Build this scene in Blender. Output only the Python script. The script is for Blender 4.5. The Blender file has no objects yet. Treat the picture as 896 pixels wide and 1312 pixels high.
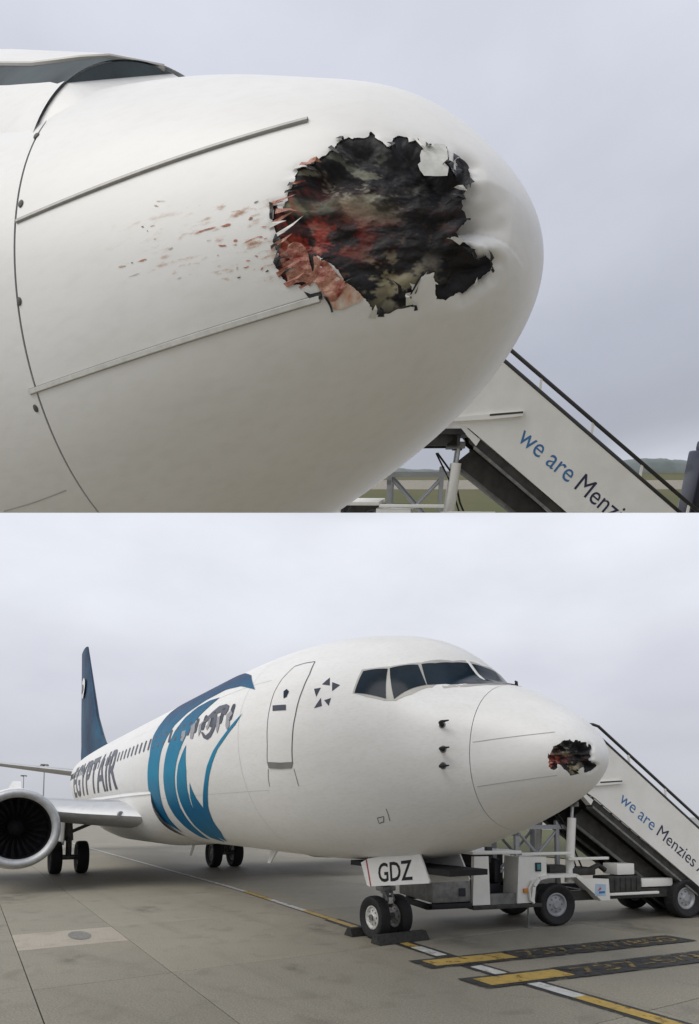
import bpy, bmesh, math, random
import numpy as np
from mathutils import Vector, Matrix, noise
from mathutils.geometry import delaunay_2d_cdt
random.seed(7)
scn=bpy.context.scene
C=scn.collection
# ------------------------------------------------------------------ camera, sky, sun, exposure
CAM=np.array([8.8694,-5.9593,1.9661]); YAW=2.60341; FPX=817.67
PITCH=math.atan((1046.86-985)/FPX)
def basis(yaw,pitch):
    F=np.array([math.cos(yaw)*math.cos(pitch),math.sin(yaw)*math.cos(pitch),math.sin(pitch)])
    R=np.array([math.sin(yaw),-math.cos(yaw),0.]); U=np.cross(R,F); return R,U,F
Rw,Uw,Fw=basis(YAW,PITCH)
cd=bpy.data.cameras.new('camera'); cam=bpy.data.objects.new('camera',cd); C.objects.link(cam)
cam.matrix_world=Matrix(((Rw[0],Uw[0],-Fw[0],CAM[0]),(Rw[1],Uw[1],-Fw[1],CAM[1]),(Rw[2],Uw[2],-Fw[2],CAM[2]),(0,0,0,1)))
cd.sensor_fit='VERTICAL'; cd.sensor_height=24; cd.sensor_width=24*896/1312
cd.lens=FPX*24/1312; cd.shift_y=(985-656)/1312; cd.clip_end=6000; cd.clip_start=.05
scn.camera=cam
scn.view_settings.view_transform='Standard'; scn.view_settings.look='None'
scn.view_settings.exposure=0.27; scn.view_settings.gamma=1
w=bpy.data.worlds.new('World'); scn.world=w; w.use_nodes=True
nt=w.node_tree; nt.nodes.clear()
def N(t,**k):
    n=nt.nodes.new(t)
    for a,b in k.items(): setattr(n,a,b)
    return n
SUN_DIR=(-Rw*.58-Fw*.38+np.array([0,0,.72])); SUN_DIR/=np.linalg.norm(SUN_DIR)
sky=N('ShaderNodeTexSky',sky_type='NISHITA',sun_disc=False,sun_elevation=math.asin(SUN_DIR[2]),sun_rotation=math.atan2(SUN_DIR[0],SUN_DIR[1]))
tc=N('ShaderNodeTexCoord'); sep=N('ShaderNodeSeparateXYZ')
nt.links.new(tc.outputs['Generated'],sep.inputs[0])
mp=N('ShaderNodeMapping'); mp.inputs['Scale'].default_value=(1.6,1.6,3.4)
nt.links.new(tc.outputs['Generated'],mp.inputs[0])
nz=N('ShaderNodeTexNoise'); nz.inputs['Scale'].default_value=1.7; nz.inputs['Detail'].default_value=5; nz.inputs['Roughness'].default_value=.5
nt.links.new(mp.outputs[0],nz.inputs['Vector'])
ad=N('ShaderNodeMath',operation='MULTIPLY_ADD'); ad.inputs[1].default_value=.06; 
nt.links.new(nz.outputs['Fac'],ad.inputs[0])
sb=N('ShaderNodeMath',operation='SUBTRACT'); nt.links.new(sep.outputs['Z'],sb.inputs[0]); sb.inputs[1].default_value=.03
nt.links.new(sb.outputs[0],ad.inputs[2])
rp=N('ShaderNodeValToRGB'); cr=rp.color_ramp; cr.interpolation='EASE'
SKY=[(0.0,(.43,.445,.485)),(.10,(.46,.47,.515)),(.20,(.55,.56,.615)),(.32,(.63,.65,.70)),(.425,(.67,.69,.745)),(.50,(.35,.37,.42)),(.58,(.39,.41,.475)),(.68,(.47,.49,.56)),(.80,(.56,.58,.655)),(.90,(.70,.72,.78)),(1.0,(.85,.86,.90))]
while len(cr.elements)<len(SKY): cr.elements.new(.5)
for e,(p,c) in zip(cr.elements,SKY): e.position=p; e.color=(*[v*1.05 for v in c],1)
nt.links.new(ad.outputs[0],rp.inputs[0])
sc=N('ShaderNodeMix',data_type='RGBA',blend_type='MULTIPLY'); sc.inputs['Factor'].default_value=1
nz2=N('ShaderNodeTexNoise'); nz2.inputs['Scale'].default_value=2.6; nz2.inputs['Detail'].default_value=6
nt.links.new(mp.outputs[0],nz2.inputs['Vector'])
rp2=N('ShaderNodeValToRGB'); rp2.color_ramp.elements[0].position=.3; rp2.color_ramp.elements[0].color=(9.35,9.35,9.45,1); rp2.color_ramp.elements[1].position=.7; rp2.color_ramp.elements[1].color=(10.6,10.6,10.55,1)
nt.links.new(nz2.outputs['Fac'],rp2.inputs[0])
nt.links.new(rp.outputs[0],sc.inputs['A']); nt.links.new(rp2.outputs[0],sc.inputs['B'])
mx=N('ShaderNodeMix',data_type='RGBA'); mx.inputs['Factor'].default_value=.97      # thick cloud over the blue sky
nt.links.new(sky.outputs[0],mx.inputs['A']); nt.links.new(sc.outputs['Result'],mx.inputs['B'])
bg=N('ShaderNodeBackground'); bg.inputs['Strength'].default_value=.1
nt.links.new(mx.outputs['Result'],bg.inputs[0]); out=N('ShaderNodeOutputWorld'); nt.links.new(bg.outputs[0],out.inputs[0])
sl=bpy.data.lights.new('sun','SUN'); sl.energy=1.5; sl.angle=math.radians(45); sl.color=(1,.96,.88)
so=bpy.data.objects.new('sun',sl); C.objects.link(so)
so.rotation_euler=Vector(SUN_DIR).to_track_quat('Z','Y').to_euler(); so.location=(0,0,30)
# ------------------------------------------------------------------ helpers
def mat(name,col,rough=.5,metal=0.,var=.08,scale=3.,bump=0.,bscale=40.,coat=0.,col2=None,det=5,spec=.5,stretch=None):
    m=bpy.data.materials.new(name); m.use_nodes=True; t=m.node_tree; b=t.nodes['Principled BSDF']
    b.inputs['Roughness'].default_value=rough; b.inputs['Metallic'].default_value=metal; b.inputs['Coat Weight'].default_value=coat
    b.inputs['Coat Roughness'].default_value=.08; b.inputs['Specular IOR Level'].default_value=spec
    tc=t.nodes.new('ShaderNodeTexCoord'); src=tc.outputs['Object']
    if stretch:
        mp=t.nodes.new('ShaderNodeMapping'); mp.inputs['Scale'].default_value=stretch; t.links.new(src,mp.inputs[0]); src=mp.outputs[0]
    n=t.nodes.new('ShaderNodeTexNoise'); n.inputs['Scale'].default_value=scale; n.inputs['Detail'].default_value=det; n.inputs['Roughness'].default_value=.6
    t.links.new(src,n.inputs['Vector'])
    r=t.nodes.new('ShaderNodeValToRGB'); e=r.color_ramp.elements
    c2=col2 or tuple(max(0,c*(1-var*2)) for c in col); c1=col if col2 else tuple(min(1,c*(1+var)) for c in col)
    e[0].position=.32; e[0].color=(*c2,1); e[1].position=.68; e[1].color=(*c1,1)
    t.links.new(n.outputs['Fac'],r.inputs[0]); t.links.new(r.outputs[0],b.inputs['Base Color'])
    rr=t.nodes.new('ShaderNodeMapRange'); rr.inputs['To Min'].default_value=max(.02,rough-.08); rr.inputs['To Max'].default_value=min(1,rough+.12)
    t.links.new(n.outputs['Fac'],rr.inputs['Value']); t.links.new(rr.outputs[0],b.inputs['Roughness'])
    if bump:
        n2=t.nodes.new('ShaderNodeTexNoise'); n2.inputs['Scale'].default_value=bscale; n2.inputs['Detail'].default_value=6
        t.links.new(src,n2.inputs['Vector'])
        bp=t.nodes.new('ShaderNodeBump'); bp.inputs['Strength'].default_value=bump; bp.inputs['Distance'].default_value=.02
        t.links.new(n2.outputs['Fac'],bp.inputs['Height']); t.links.new(bp.outputs[0],b.inputs['Normal'])
    return m
def wear(m,scale,lo,hi,amin=0.):
    """thin or worn coating: patchy coverage"""
    t=m.node_tree; b=t.nodes['Principled BSDF']; tc=t.nodes.new('ShaderNodeTexCoord'); n=t.nodes.new('ShaderNodeTexNoise'); n.inputs['Scale'].default_value=scale; n.inputs['Detail'].default_value=7; n.inputs['Roughness'].default_value=.7
    t.links.new(tc.outputs['Object'],n.inputs['Vector']); r=t.nodes.new('ShaderNodeMapRange'); r.inputs['From Min'].default_value=lo; r.inputs['From Max'].default_value=hi; r.inputs['To Min'].default_value=amin
    t.links.new(n.outputs['Fac'],r.inputs['Value']); t.links.new(r.outputs[0],b.inputs['Alpha'])
def mesh_obj(name,v,f,m,parent=None,smooth=True,auto=None):
    me=bpy.data.meshes.new(name); me.from_pydata([tuple(map(float,p)) for p in v],[],[tuple(map(int,q)) for q in f]); me.update()
    o=bpy.data.objects.new(name,me); C.objects.link(o)
    if m: me.materials.append(m)
    if smooth:
        me.polygons.foreach_set('use_smooth',[True]*len(me.polygons))
        if auto is not None: me.set_sharp_from_angle(angle=math.radians(auto))
    if parent: o.parent=parent
    return o
class MB:
    """collects pieces of ONE part"""
    def __init__(s): s.v=[]; s.f=[]
    def add(s,v,f):
        k=len(s.v); s.v+= [tuple(p) for p in v]; s.f+=[tuple(i+k for i in q) for q in f]; return s
    def box(s,a,b,bev=0):
        x0,y0,z0=a;x1,y1,z1=b
        if not bev:
            return s.add([(x0,y0,z0),(x1,y0,z0),(x1,y1,z0),(x0,y1,z0),(x0,y0,z1),(x1,y0,z1),(x1,y1,z1),(x0,y1,z1)],[(3,2,1,0),(4,5,6,7),(0,1,5,4),(1,2,6,5),(2,3,7,6),(3,0,4,7)])
        bm=bmesh.new(); bmesh.ops.create_cube(bm,size=1)
        for vv in bm.verts: vv.co=Vector(((x0+x1)/2+vv.co.x*(x1-x0),(y0+y1)/2+vv.co.y*(y1-y0),(z0+z1)/2+vv.co.z*(z1-z0)))
        bmesh.ops.bevel(bm,geom=bm.edges[:],offset=bev,segments=2,affect='EDGES',profile=.6)
        bm.verts.index_update(); s.add([vv.co[:] for vv in bm.verts],[[q.index for q in ff.verts] for ff in bm.faces]); bm.free(); return s
    def tube(s,pts,r,n=12,cap=True):
        pts=[Vector(p) for p in pts]; rs=r if isinstance(r,(list,tuple)) else [r]*len(pts); rings=[]; prev=None
        for i,p in enumerate(pts):
            d=(pts[min(i+1,len(pts)-1)]-pts[max(i-1,0)]).normalized()
            u=prev-d*prev.dot(d) if prev is not None else (Vector((0,0,1)) if abs(d.z)<.9 else Vector((1,0,0))).cross(d)
            u.normalize(); prev=u; w_=d.cross(u)
            rings.append([p+(u*math.cos(2*math.pi*k/n)+w_*math.sin(2*math.pi*k/n))*rs[i] for k in range(n)])
        v=[q for ri in rings for q in ri]; f=[]
        for i in range(len(pts)-1):
            for k in range(n): f.append((i*n+k,i*n+(k+1)%n,(i+1)*n+(k+1)%n,(i+1)*n+k))
        if cap: f.append(tuple(range(n))[::-1]); f.append(tuple((len(pts)-1)*n+k for k in range(n)))
        return s.add(v,f)
    def lathe(s,prof,org,axis,n=32,closed=False):
        """prof: list of (along,radius)"""
        ax=Vector(axis).normalized(); u=(Vector((0,0,1)) if abs(ax.z)<.9 else Vector((1,0,0))).cross(ax).normalized(); w_=ax.cross(u); o=Vector(org)
        v=[o+ax*h+(u*math.cos(2*math.pi*k/n)+w_*math.sin(2*math.pi*k/n))*max(r,1e-4) for h,r in prof for k in range(n)]; f=[]
        m=len(prof); R=range(m if closed else m-1)
        for i in R:
            j=(i+1)%m
            for k in range(n): f.append((i*n+k,i*n+(k+1)%n,j*n+(k+1)%n,j*n+k))
        return s.add(v,f)
    def prism(s,poly,fn,t0,t1):
        """extrude a 2-D polygon; fn(a,b,t) gives the point"""
        n=len(poly); v=[fn(a,b,t0) for a,b in poly]+[fn(a,b,t1) for a,b in poly]
        return s.add(v,[tuple(range(n)),tuple(range(2*n-1,n-1,-1))]+[((i+1)%n,i,n+i,n+(i+1)%n) for i in range(n)])
    def build(s,name,m,parent=None,smooth=True,auto=40):
        o=mesh_obj(name,s.v,s.f,m,parent,smooth,auto)
        bm=bmesh.new(); bm.from_mesh(o.data); bmesh.ops.recalc_face_normals(bm,faces=bm.faces[:]); bm.to_mesh(o.data); bm.free()
        if smooth: o.data.set_sharp_from_angle(angle=math.radians(auto))
        return o
def thing(name,label,cat,M=None,group=None):
    o=bpy.data.objects.new(name,None); C.objects.link(o); o.empty_display_size=.3
    if M is not None: o.matrix_world=M
    o['label']=label; o['category']=cat
    if group: o['group']=group
    return o
def tag(o,label,cat,group=None):
    o['label']=label; o['category']=cat
    if group: o['group']=group
    return o
def structure(o): o['kind']='structure'; return o
def text_mesh(body,size=1.,shear=0.,bold=0.,align='LEFT',sub=0.):
    cu=bpy.data.curves.new('t','FONT'); cu.body=body; cu.size=size; cu.shear=shear; cu.offset=bold; cu.align_x=align; cu.resolution_u=3; cu.fill_mode='FRONT'
    o=bpy.data.objects.new('t',cu); C.objects.link(o); dg=bpy.context.evaluated_depsgraph_get(); dg.update()
    me=bpy.data.meshes.new_from_object(o.evaluated_get(dg)); bpy.data.objects.remove(o); 
    if sub:
        bm=bmesh.new(); bm.from_mesh(me); bmesh.ops.triangulate(bm,faces=bm.faces[:])
        for _i in range(6):
            le=[e for e in bm.edges if e.calc_length()>sub*size]
            if not le: break
            bmesh.ops.subdivide_edges(bm,edges=le,cuts=1); bmesh.ops.triangulate(bm,faces=bm.faces[:])
        bm.to_mesh(me); bm.free()
    v=[tuple(p.co) for p in me.vertices]; f=[tuple(p.vertices) for p in me.polygons]; bpy.data.meshes.remove(me); return v,f
def pose(cx,cy,cz,yaw,yh,f=FPX):
    """matrix that carries a second set, surveyed from its own standpoint, to where it stands in this place"""
    R,U,F=basis(yaw,math.atan((yh-985)/f)); A=np.stack([Rw,Uw,Fw],1)@np.stack([R,U,F],0); t=CAM-A@np.array([cx,cy,cz])
    return Matrix([[*A[i],t[i]] for i in range(3)]+[[0,0,0,1]])
# aircraft section data
K=np.array([0,.08,.25,.5,.9,1.3,1.8,2.3,2.8,3.4,4.2,5.2,6.5,9,14,23,28,33,36.5,38.0])
T_=np.array([0.026,0.258,0.466,0.64,0.878,1.062,1.212,1.718,2.012,2.204,2.383,2.539,2.651,2.718,2.724,2.724,2.70,2.60,2.42,2.25])
B_=np.array([0.025,-0.174,-0.342,-0.49,-0.67,-0.823,-0.982,-1.136,-1.237,-1.292,-1.34,-1.388,-1.40,-1.375,-1.361,-1.361,-1.0,.2,1.3,1.85])
W_=np.array([0.0,0.28,0.461,0.614,0.797,0.952,1.157,1.327,1.468,1.591,1.711,1.811,1.867,1.889,1.887,1.887,1.75,1.2,.6,.2])
C_=np.array([0.0255,0.042,0.048,0.038,0.058,0.116,0.219,0.359,0.504,0.621,0.748,0.817,0.848,0.855,0.854,0.854,.95,1.5,1.92,2.05])
T_[0]=B_[0]=C_[0]
def _pchip(x,y):
    h=np.diff(x); d=np.diff(y)/h; m=np.zeros(len(x))
    for i in range(1,len(x)-1):
        if d[i-1]*d[i]>0:
            w1=2*h[i]+h[i-1];w2=h[i]+2*h[i-1]; m[i]=(w1+w2)/(w1/d[i-1]+w2/d[i])
    m[0]=d[0];m[-1]=d[-1]
    def ev(q):
        q=np.clip(np.asarray(q,float),x[0],x[-1]); i=np.clip(np.searchsorted(x,q)-1,0,len(x)-2)
        t=(q-x[i])/h[i]; t2=t*t;t3=t2*t
        return (2*t3-3*t2+1)*y[i]+(t3-2*t2+t)*h[i]*m[i]+(-2*t3+3*t2)*y[i+1]+(t3-t2)*h[i]*m[i+1]
    return ev
_S=[_pchip(np.sqrt(K),v) for v in (T_,B_,W_,C_)]
def skin(x,ph):
    """point on the aircraft skin: x metres aft of the nose tip, ph angle round the section; z relative to the tip"""
    x=np.asarray(x,float);ph=np.asarray(ph,float)
    q=np.sqrt(np.maximum(x,0)); t,b,w,c=[s(q) for s in _S]
    sn=np.sin(ph); hz=np.where(sn>0,t-c,c-b)
    return np.stack(np.broadcast_arrays(-x,w*np.cos(ph),c+hz*sn),-1)
# outlines on the skin: (metres aft of the nose tip, angle round the section)
HOLE=[(0.3251,2.9942),(0.3225,2.9567),(0.3172,2.9195),(0.3127,2.8889),(0.3132,2.8342),(0.3016,2.825),(0.2859,2.8114),(0.2786,2.7898),(0.2708,2.7766),(0.2607,2.7575),(0.2534,2.7241),(0.2494,2.6889),(0.2451,2.6599),(0.2379,2.6455),(0.2326,2.6278),(0.2259,2.6388),(0.2231,2.6247),(0.2114,2.6154),(0.2008,2.598),(0.2002,2.5625),(0.1966,2.5576),(0.1893,2.5907),(0.1753,2.6135),(0.1653,2.6412),(0.1602,2.6253),(0.1615,2.5326),(0.1538,2.5035),(0.145,2.486),(0.1375,2.5291),(0.1329,2.4934),(0.1287,2.4543),(0.1164,2.5319),(0.1104,2.4821),(0.1038,2.4575),(0.0981,2.3895),(0.0929,2.3614),(0.085,2.4221),(0.0762,2.5548),(0.0649,2.6462),(0.0634,2.5826),(0.0682,2.4596),(0.0736,2.4304),(0.072,2.3569),(0.0655,2.3514),(0.0586,2.3763),(0.0522,2.4648),(0.0483,2.5392),(0.0462,2.6298),(0.0483,2.7208),(0.0501,2.8104),(0.0487,2.9311),(0.0466,3.0543),(0.0434,3.1205),(0.0407,3.2005),(0.0458,3.2776),(0.0533,3.3613),(0.0521,3.4172),(0.0511,3.4796),(0.0453,3.5045),(0.0413,3.5547),(0.0403,3.6214),(0.0395,3.7119),(0.0352,3.7911),(0.0306,3.776),(0.0272,3.7735),(0.0246,3.8527),(0.0235,3.9585),(0.0275,4.0479),(0.0361,4.0454),(0.0511,4.0535),(0.0678,4.0578),(0.0707,4.0139),(0.08,4.0096),(0.0903,3.998),(0.1012,3.9331),(0.0949,3.8042),(0.091,3.8188),(0.0934,3.756),(0.0922,3.7077),(0.1015,3.6873),(0.1151,3.6979),(0.1206,3.7294),(0.1285,3.6958),(0.1267,3.7652),(0.1438,3.7511),(0.1316,3.7974),(0.1367,3.8287),(0.1315,3.8937),(0.1426,3.8508),(0.1537,3.8377),(0.1647,3.8205),(0.1729,3.8177),(0.1838,3.7974),(0.1978,3.7778),(0.1977,3.734),(0.1995,3.6931),(0.2046,3.6376),(0.2145,3.5676),(0.2279,3.5163),(0.2326,3.4599),(0.2397,3.4116),(0.254,3.3535),(0.2685,3.3187),(0.2751,3.359),(0.2757,3.4177),(0.2884,3.4424),(0.3046,3.4461),(0.3162,3.4299),(0.3308,3.4072),(0.3385,3.3796),(0.3426,3.3441),(0.352,3.3082),(0.343,3.265),(0.349,3.2051),(0.3397,3.1571),(0.3524,3.0967),(0.3522,3.002),(0.3441,2.999),(0.3383,3.0396)]
STRIPS=[[(1.12,2.8525),(1.0603,2.8372),(1.0032,2.8224),(0.9485,2.8086),(0.8961,2.7959),(0.846,2.7834),(0.7982,2.7702),(0.7524,2.7563),(0.7085,2.7416),(0.6665,2.7263),(0.6261,2.7103),(0.5874,2.6937),(0.5501,2.6765),(0.5142,2.6588),(0.4796,2.6409),(0.4459,2.6232),(0.4133,2.6049),(0.3819,2.5853),(0.3518,2.5629),(0.3234,2.5363)],[(1.1594,3.4552),(1.0897,3.4522),(1.0237,3.4502),(0.9612,3.4495),(0.9024,3.4503),(0.8468,3.4521),(0.7936,3.4541),(0.7428,3.4564),(0.6943,3.4592),(0.6479,3.4625),(0.6035,3.4664),(0.5611,3.471),(0.5205,3.4765),(0.4816,3.4831),(0.4443,3.4911),(0.4084,3.5003),(0.3739,3.5105),(0.3407,3.5214),(0.309,3.5326),(0.2785,3.5439)]]
STRIPS_L=[[(1.0857,2.9636),(1.0117,2.9393),(0.9393,2.9159),(0.8686,2.8937),(0.7997,2.8702),(0.7324,2.8446),(0.667,2.8169),(0.6035,2.7868),(0.5419,2.7545),(0.4822,2.7201),(0.4239,2.684),(0.3677,2.6436),(0.3145,2.5944),(0.2657,2.5293)],[(1.0964,3.6005),(1.0191,3.5977),(0.9439,3.597),(0.8713,3.5988),(0.8006,3.602),(0.7315,3.6065),(0.6644,3.6127),(0.5992,3.6213),(0.5361,3.633),(0.4754,3.6489),(0.4168,3.6699),(0.3605,3.6964),(0.3068,3.7288),(0.2562,3.7681)]]
FASTENERS=[(1.1678,2.4736),(1.116,2.7858),(1.109,3.1318),(1.1612,3.5179)]
FLAP_SKIN=[(0.1151,2.5865),(0.1098,2.5086),(0.1037,2.4305),(0.0942,2.3711),(0.0865,2.4337),(0.0796,2.5333),(0.0818,2.6022),(0.0739,2.6318),(0.0715,2.7403),(0.0853,2.7928),(0.0993,2.8241),(0.1068,2.7821),(0.1119,2.7354),(0.1096,2.6996),(0.1142,2.6339)]
FLAP_RED=[(0.3223,3.2115),(0.3095,3.211),(0.2974,3.2246),(0.2877,3.2621),(0.2855,3.3084),(0.2838,3.3546),(0.2817,3.409),(0.2952,3.44),(0.3154,3.441),(0.3321,3.3952),(0.3347,3.35),(0.3378,3.3048),(0.3224,3.2899),(0.3262,3.2439)]
FLAP_RED2=[(0.2749,3.3143),(0.2676,3.3285),(0.2621,3.3526),(0.2521,3.3621),(0.2443,3.409),(0.2388,3.4467),(0.2294,3.4984),(0.2246,3.5379),(0.2439,3.579),(0.2642,3.6175),(0.2669,3.5334),(0.2757,3.4763),(0.2852,3.4204),(0.2773,3.3834)]
FILM=[(0.3505,2.9579),(0.4239,2.9221),(0.5171,2.9129),(0.6416,2.8986),(0.7552,2.9151),(0.7883,2.9935),(0.7771,3.0949),(0.639,3.1554),(0.517,3.2218),(0.4285,3.3173),(0.3618,3.3737),(0.3446,3.2637),(0.3507,3.105)]
STAIN=[(0.2801,3.4258),(0.2555,3.4209),(0.2294,3.4984),(0.2143,3.5694),(0.2046,3.6376),(0.2089,3.6576),(0.2271,3.6548),(0.2434,3.6557),(0.2577,3.6349),(0.2661,3.5824),(0.2744,3.5244)]
FLAP_DARK=[[(0.3039,3.4754),(0.2922,3.5036),(0.2706,3.5132),(0.2721,3.5587),(0.2968,3.5212)],[(0.2688,3.539),(0.2633,3.5538),(0.2601,3.644),(0.2641,3.6424)],[(0.3454,3.1434),(0.3355,3.1582),(0.3339,3.2162),(0.3411,3.2526),(0.335,3.3072),(0.3474,3.3173),(0.3516,3.2857),(0.3419,3.2378),(0.3505,3.1818)],[(0.3587,2.991),(0.351,3.0018),(0.3496,3.0812),(0.3556,3.071)],[(0.0891,3.4558),(0.0548,3.5049),(0.0413,3.554),(0.0405,3.7489),(0.0354,3.8003),(0.028,3.7723),(0.0236,3.959),(0.0361,4.0487),(0.068,4.06),(0.0912,3.9495),(0.0888,3.8414),(0.0915,3.694),(0.0966,3.6281)]]
UJOINT=[(1.2388,3.8566),(1.4331,3.8562),(1.5922,3.8513)]
DENT=[(0.0424,3.1717),(0.004,3.2644),(0.044,2.4976),(0.0089,2.5396),(0.0344,3.6214),(0.0151,3.7729),(0.0073,3.4013),(0.0233,2.9059),(0.0091,4.1342),(0.0282,3.4205),(0.0211,2.1839)]
PANES=[[(2.2041,2.1548),(2.1276,2.0156),(2.0804,1.8222),(2.07,1.615),(1.7,1.62),(1.34,1.63),(1.38,1.78),(1.5279,1.887),(1.7035,1.9711),(1.857,2.1164),(1.979,2.2857)],[(2.519,2.4119),(2.2459,2.2173),(2.0096,2.3228),(2.237,2.6835)],[(2.9118,2.5364),(2.5646,2.4379),(2.3687,2.7247),(2.8838,2.7618)]]
WINFRAME=[(2.9376,2.7748),(2.9481,2.6762),(2.9767,2.5137),(2.7731,2.467),(2.556,2.3902),(2.3872,2.2807),(2.2491,2.1522),(2.1209,1.7912),(2.13,1.6),(1.7,1.6),(1.22,1.6),(1.3,1.84),(1.5673,2.05),(1.7365,2.1366),(1.9572,2.3252),(2.0545,2.5371),(2.2099,2.7092),(2.3639,2.7577),(2.6634,2.7817)]
DOOR=[(4.2452,2.4357),(4.5305,2.445),(4.7948,2.4742),(4.9276,2.6288),(4.975,2.7788),(4.9689,2.9508),(4.9807,3.1274),(5.0032,3.271),(5.0849,3.3998),(4.6828,3.413),(4.3086,3.4113),(4.2198,3.2253),(4.143,3.0337),(4.1124,2.7823),(4.1286,2.6049)]
SILL=[(5.0798,3.3939),(4.6541,3.4074),(4.282,3.4056),(4.3643,3.4526),(4.6951,3.4548),(5.07,3.4425)]
DOORLINES=[[(5.103,3.448),(5.1803,3.5147),(5.2311,3.5906)],[(4.3025,3.4591),(4.2998,3.5261),(4.3112,3.5948)]]
HANDLE=[(4.884,2.9227),(4.4635,2.9285),(4.4319,2.9836),(4.8466,2.9792)]
DOORWIN=[(4.6622,2.7843),(4.5912,2.7614),(4.4881,2.7902),(4.5027,2.8476),(4.5855,2.8613)]
STAR=[[(3.6684,2.7178),(3.558,2.6386),(3.4715,2.7236)],[(3.4541,2.686),(3.2503,2.71),(3.3715,2.7795)],[(3.8182,2.77),(3.6618,2.7542),(3.6969,2.849)],[(3.6886,2.9604),(3.5813,2.8565),(3.5113,2.9317)],[(3.4887,2.8755),(3.3493,2.8476),(3.3575,2.9255)]]
PROBES=[(1.5028,2.7906),(1.4459,3.1043),(1.4585,3.3048)]
HATCH=[[(2.784,3.8725),(2.6472,3.8574),(2.7138,3.9163),(2.8257,3.9321)],[(2.5244,3.7771),(2.5455,3.8427),(2.5894,3.911)]]
S1=[(5.8435,2.6906),(6.6752,2.4153),(7.622,2.2326),(8.6464,2.1189),(9.1735,2.1416),(10.3182,2.1457),(11.3185,2.1438),(12.5339,2.1357),(12.6055,2.3565),(12.5318,2.5378),(12.6347,2.774),(12.5069,3.076),(12.8171,3.3344),(12.9973,3.4837),(13.1778,3.6444),(13.2446,3.7871),(13.1327,3.9544),(12.7576,4.0877),(12.5366,4.1804),(12.4594,4.0592),(12.4272,3.905),(12.2261,3.7169),(11.8362,3.4672),(11.567,3.2604),(11.29,3.0487),(10.9619,2.8797),(10.6448,2.7499),(9.9207,2.6147),(8.8484,2.535),(7.8114,2.5001),(6.8226,2.5558)]
S2=[(7.8098,2.6105),(8.4807,2.5872),(9.2496,2.6092),(9.9075,2.6974),(10.3986,2.8529),(10.7092,3.0376),(10.9914,3.2105),(11.2508,3.3731),(11.4517,3.5294),(11.6346,3.7008),(11.6693,3.8655),(11.6055,4.0555),(11.4236,4.2703),(11.0508,4.3379),(10.8525,4.1342),(10.8224,3.9439),(10.7418,3.7476),(10.5248,3.5625),(10.2825,3.3969),(9.9718,3.2447),(9.6165,3.1125),(9.1693,2.9331),(8.6247,2.7614),(8.0856,2.6591)]
S3=[(9.2007,3.0971),(9.5138,3.1831),(9.8461,3.2804),(10.111,3.4011),(10.3419,3.5305),(10.4845,3.6722),(10.5669,3.8097),(10.662,4.0178),(10.617,4.2528),(10.1156,4.3736),(9.9387,4.2317),(9.8832,4.0504),(9.8119,3.8731),(9.7521,3.716),(9.5859,3.5603),(9.3069,3.3588)]
S4=[(9.2474,3.4788),(9.2414,3.5497),(9.1711,3.6507),(9.0285,3.7649),(8.6345,3.6239),(8.2153,3.4762),(7.8918,3.3549),(7.4419,3.2332),(6.9237,3.1352),(6.4211,3.0223),(6.0356,2.9379),(6.3056,3.0452),(6.7623,3.1489),(7.1992,3.2291),(7.5636,3.337),(7.9111,3.4536),(8.2698,3.5967),(8.6814,3.7593),(8.9759,3.9339),(9.165,4.1025),(9.826,4.3397),(9.9175,4.1772),(9.9362,3.986),(9.8069,3.8116),(9.5827,3.6459)]
EYE=[(8.2493,2.8964),(8.0117,2.8383),(7.776,2.793),(7.4907,2.752),(7.0663,2.7616),(6.8518,2.7976),(6.8285,2.8532),(6.9313,2.8983),(7.1137,2.8675),(7.2637,2.8444),(7.4424,2.8432),(7.3001,2.9483),(7.4036,3.0337),(7.5554,3.0932),(7.7669,3.1156),(8.0026,3.0853),(8.219,3.0079),(8.1181,3.008),(7.8831,3.063),(7.6743,3.0405),(7.5381,2.9793),(7.5623,2.883),(7.8201,2.8769),(8.0107,2.9004)]
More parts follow.
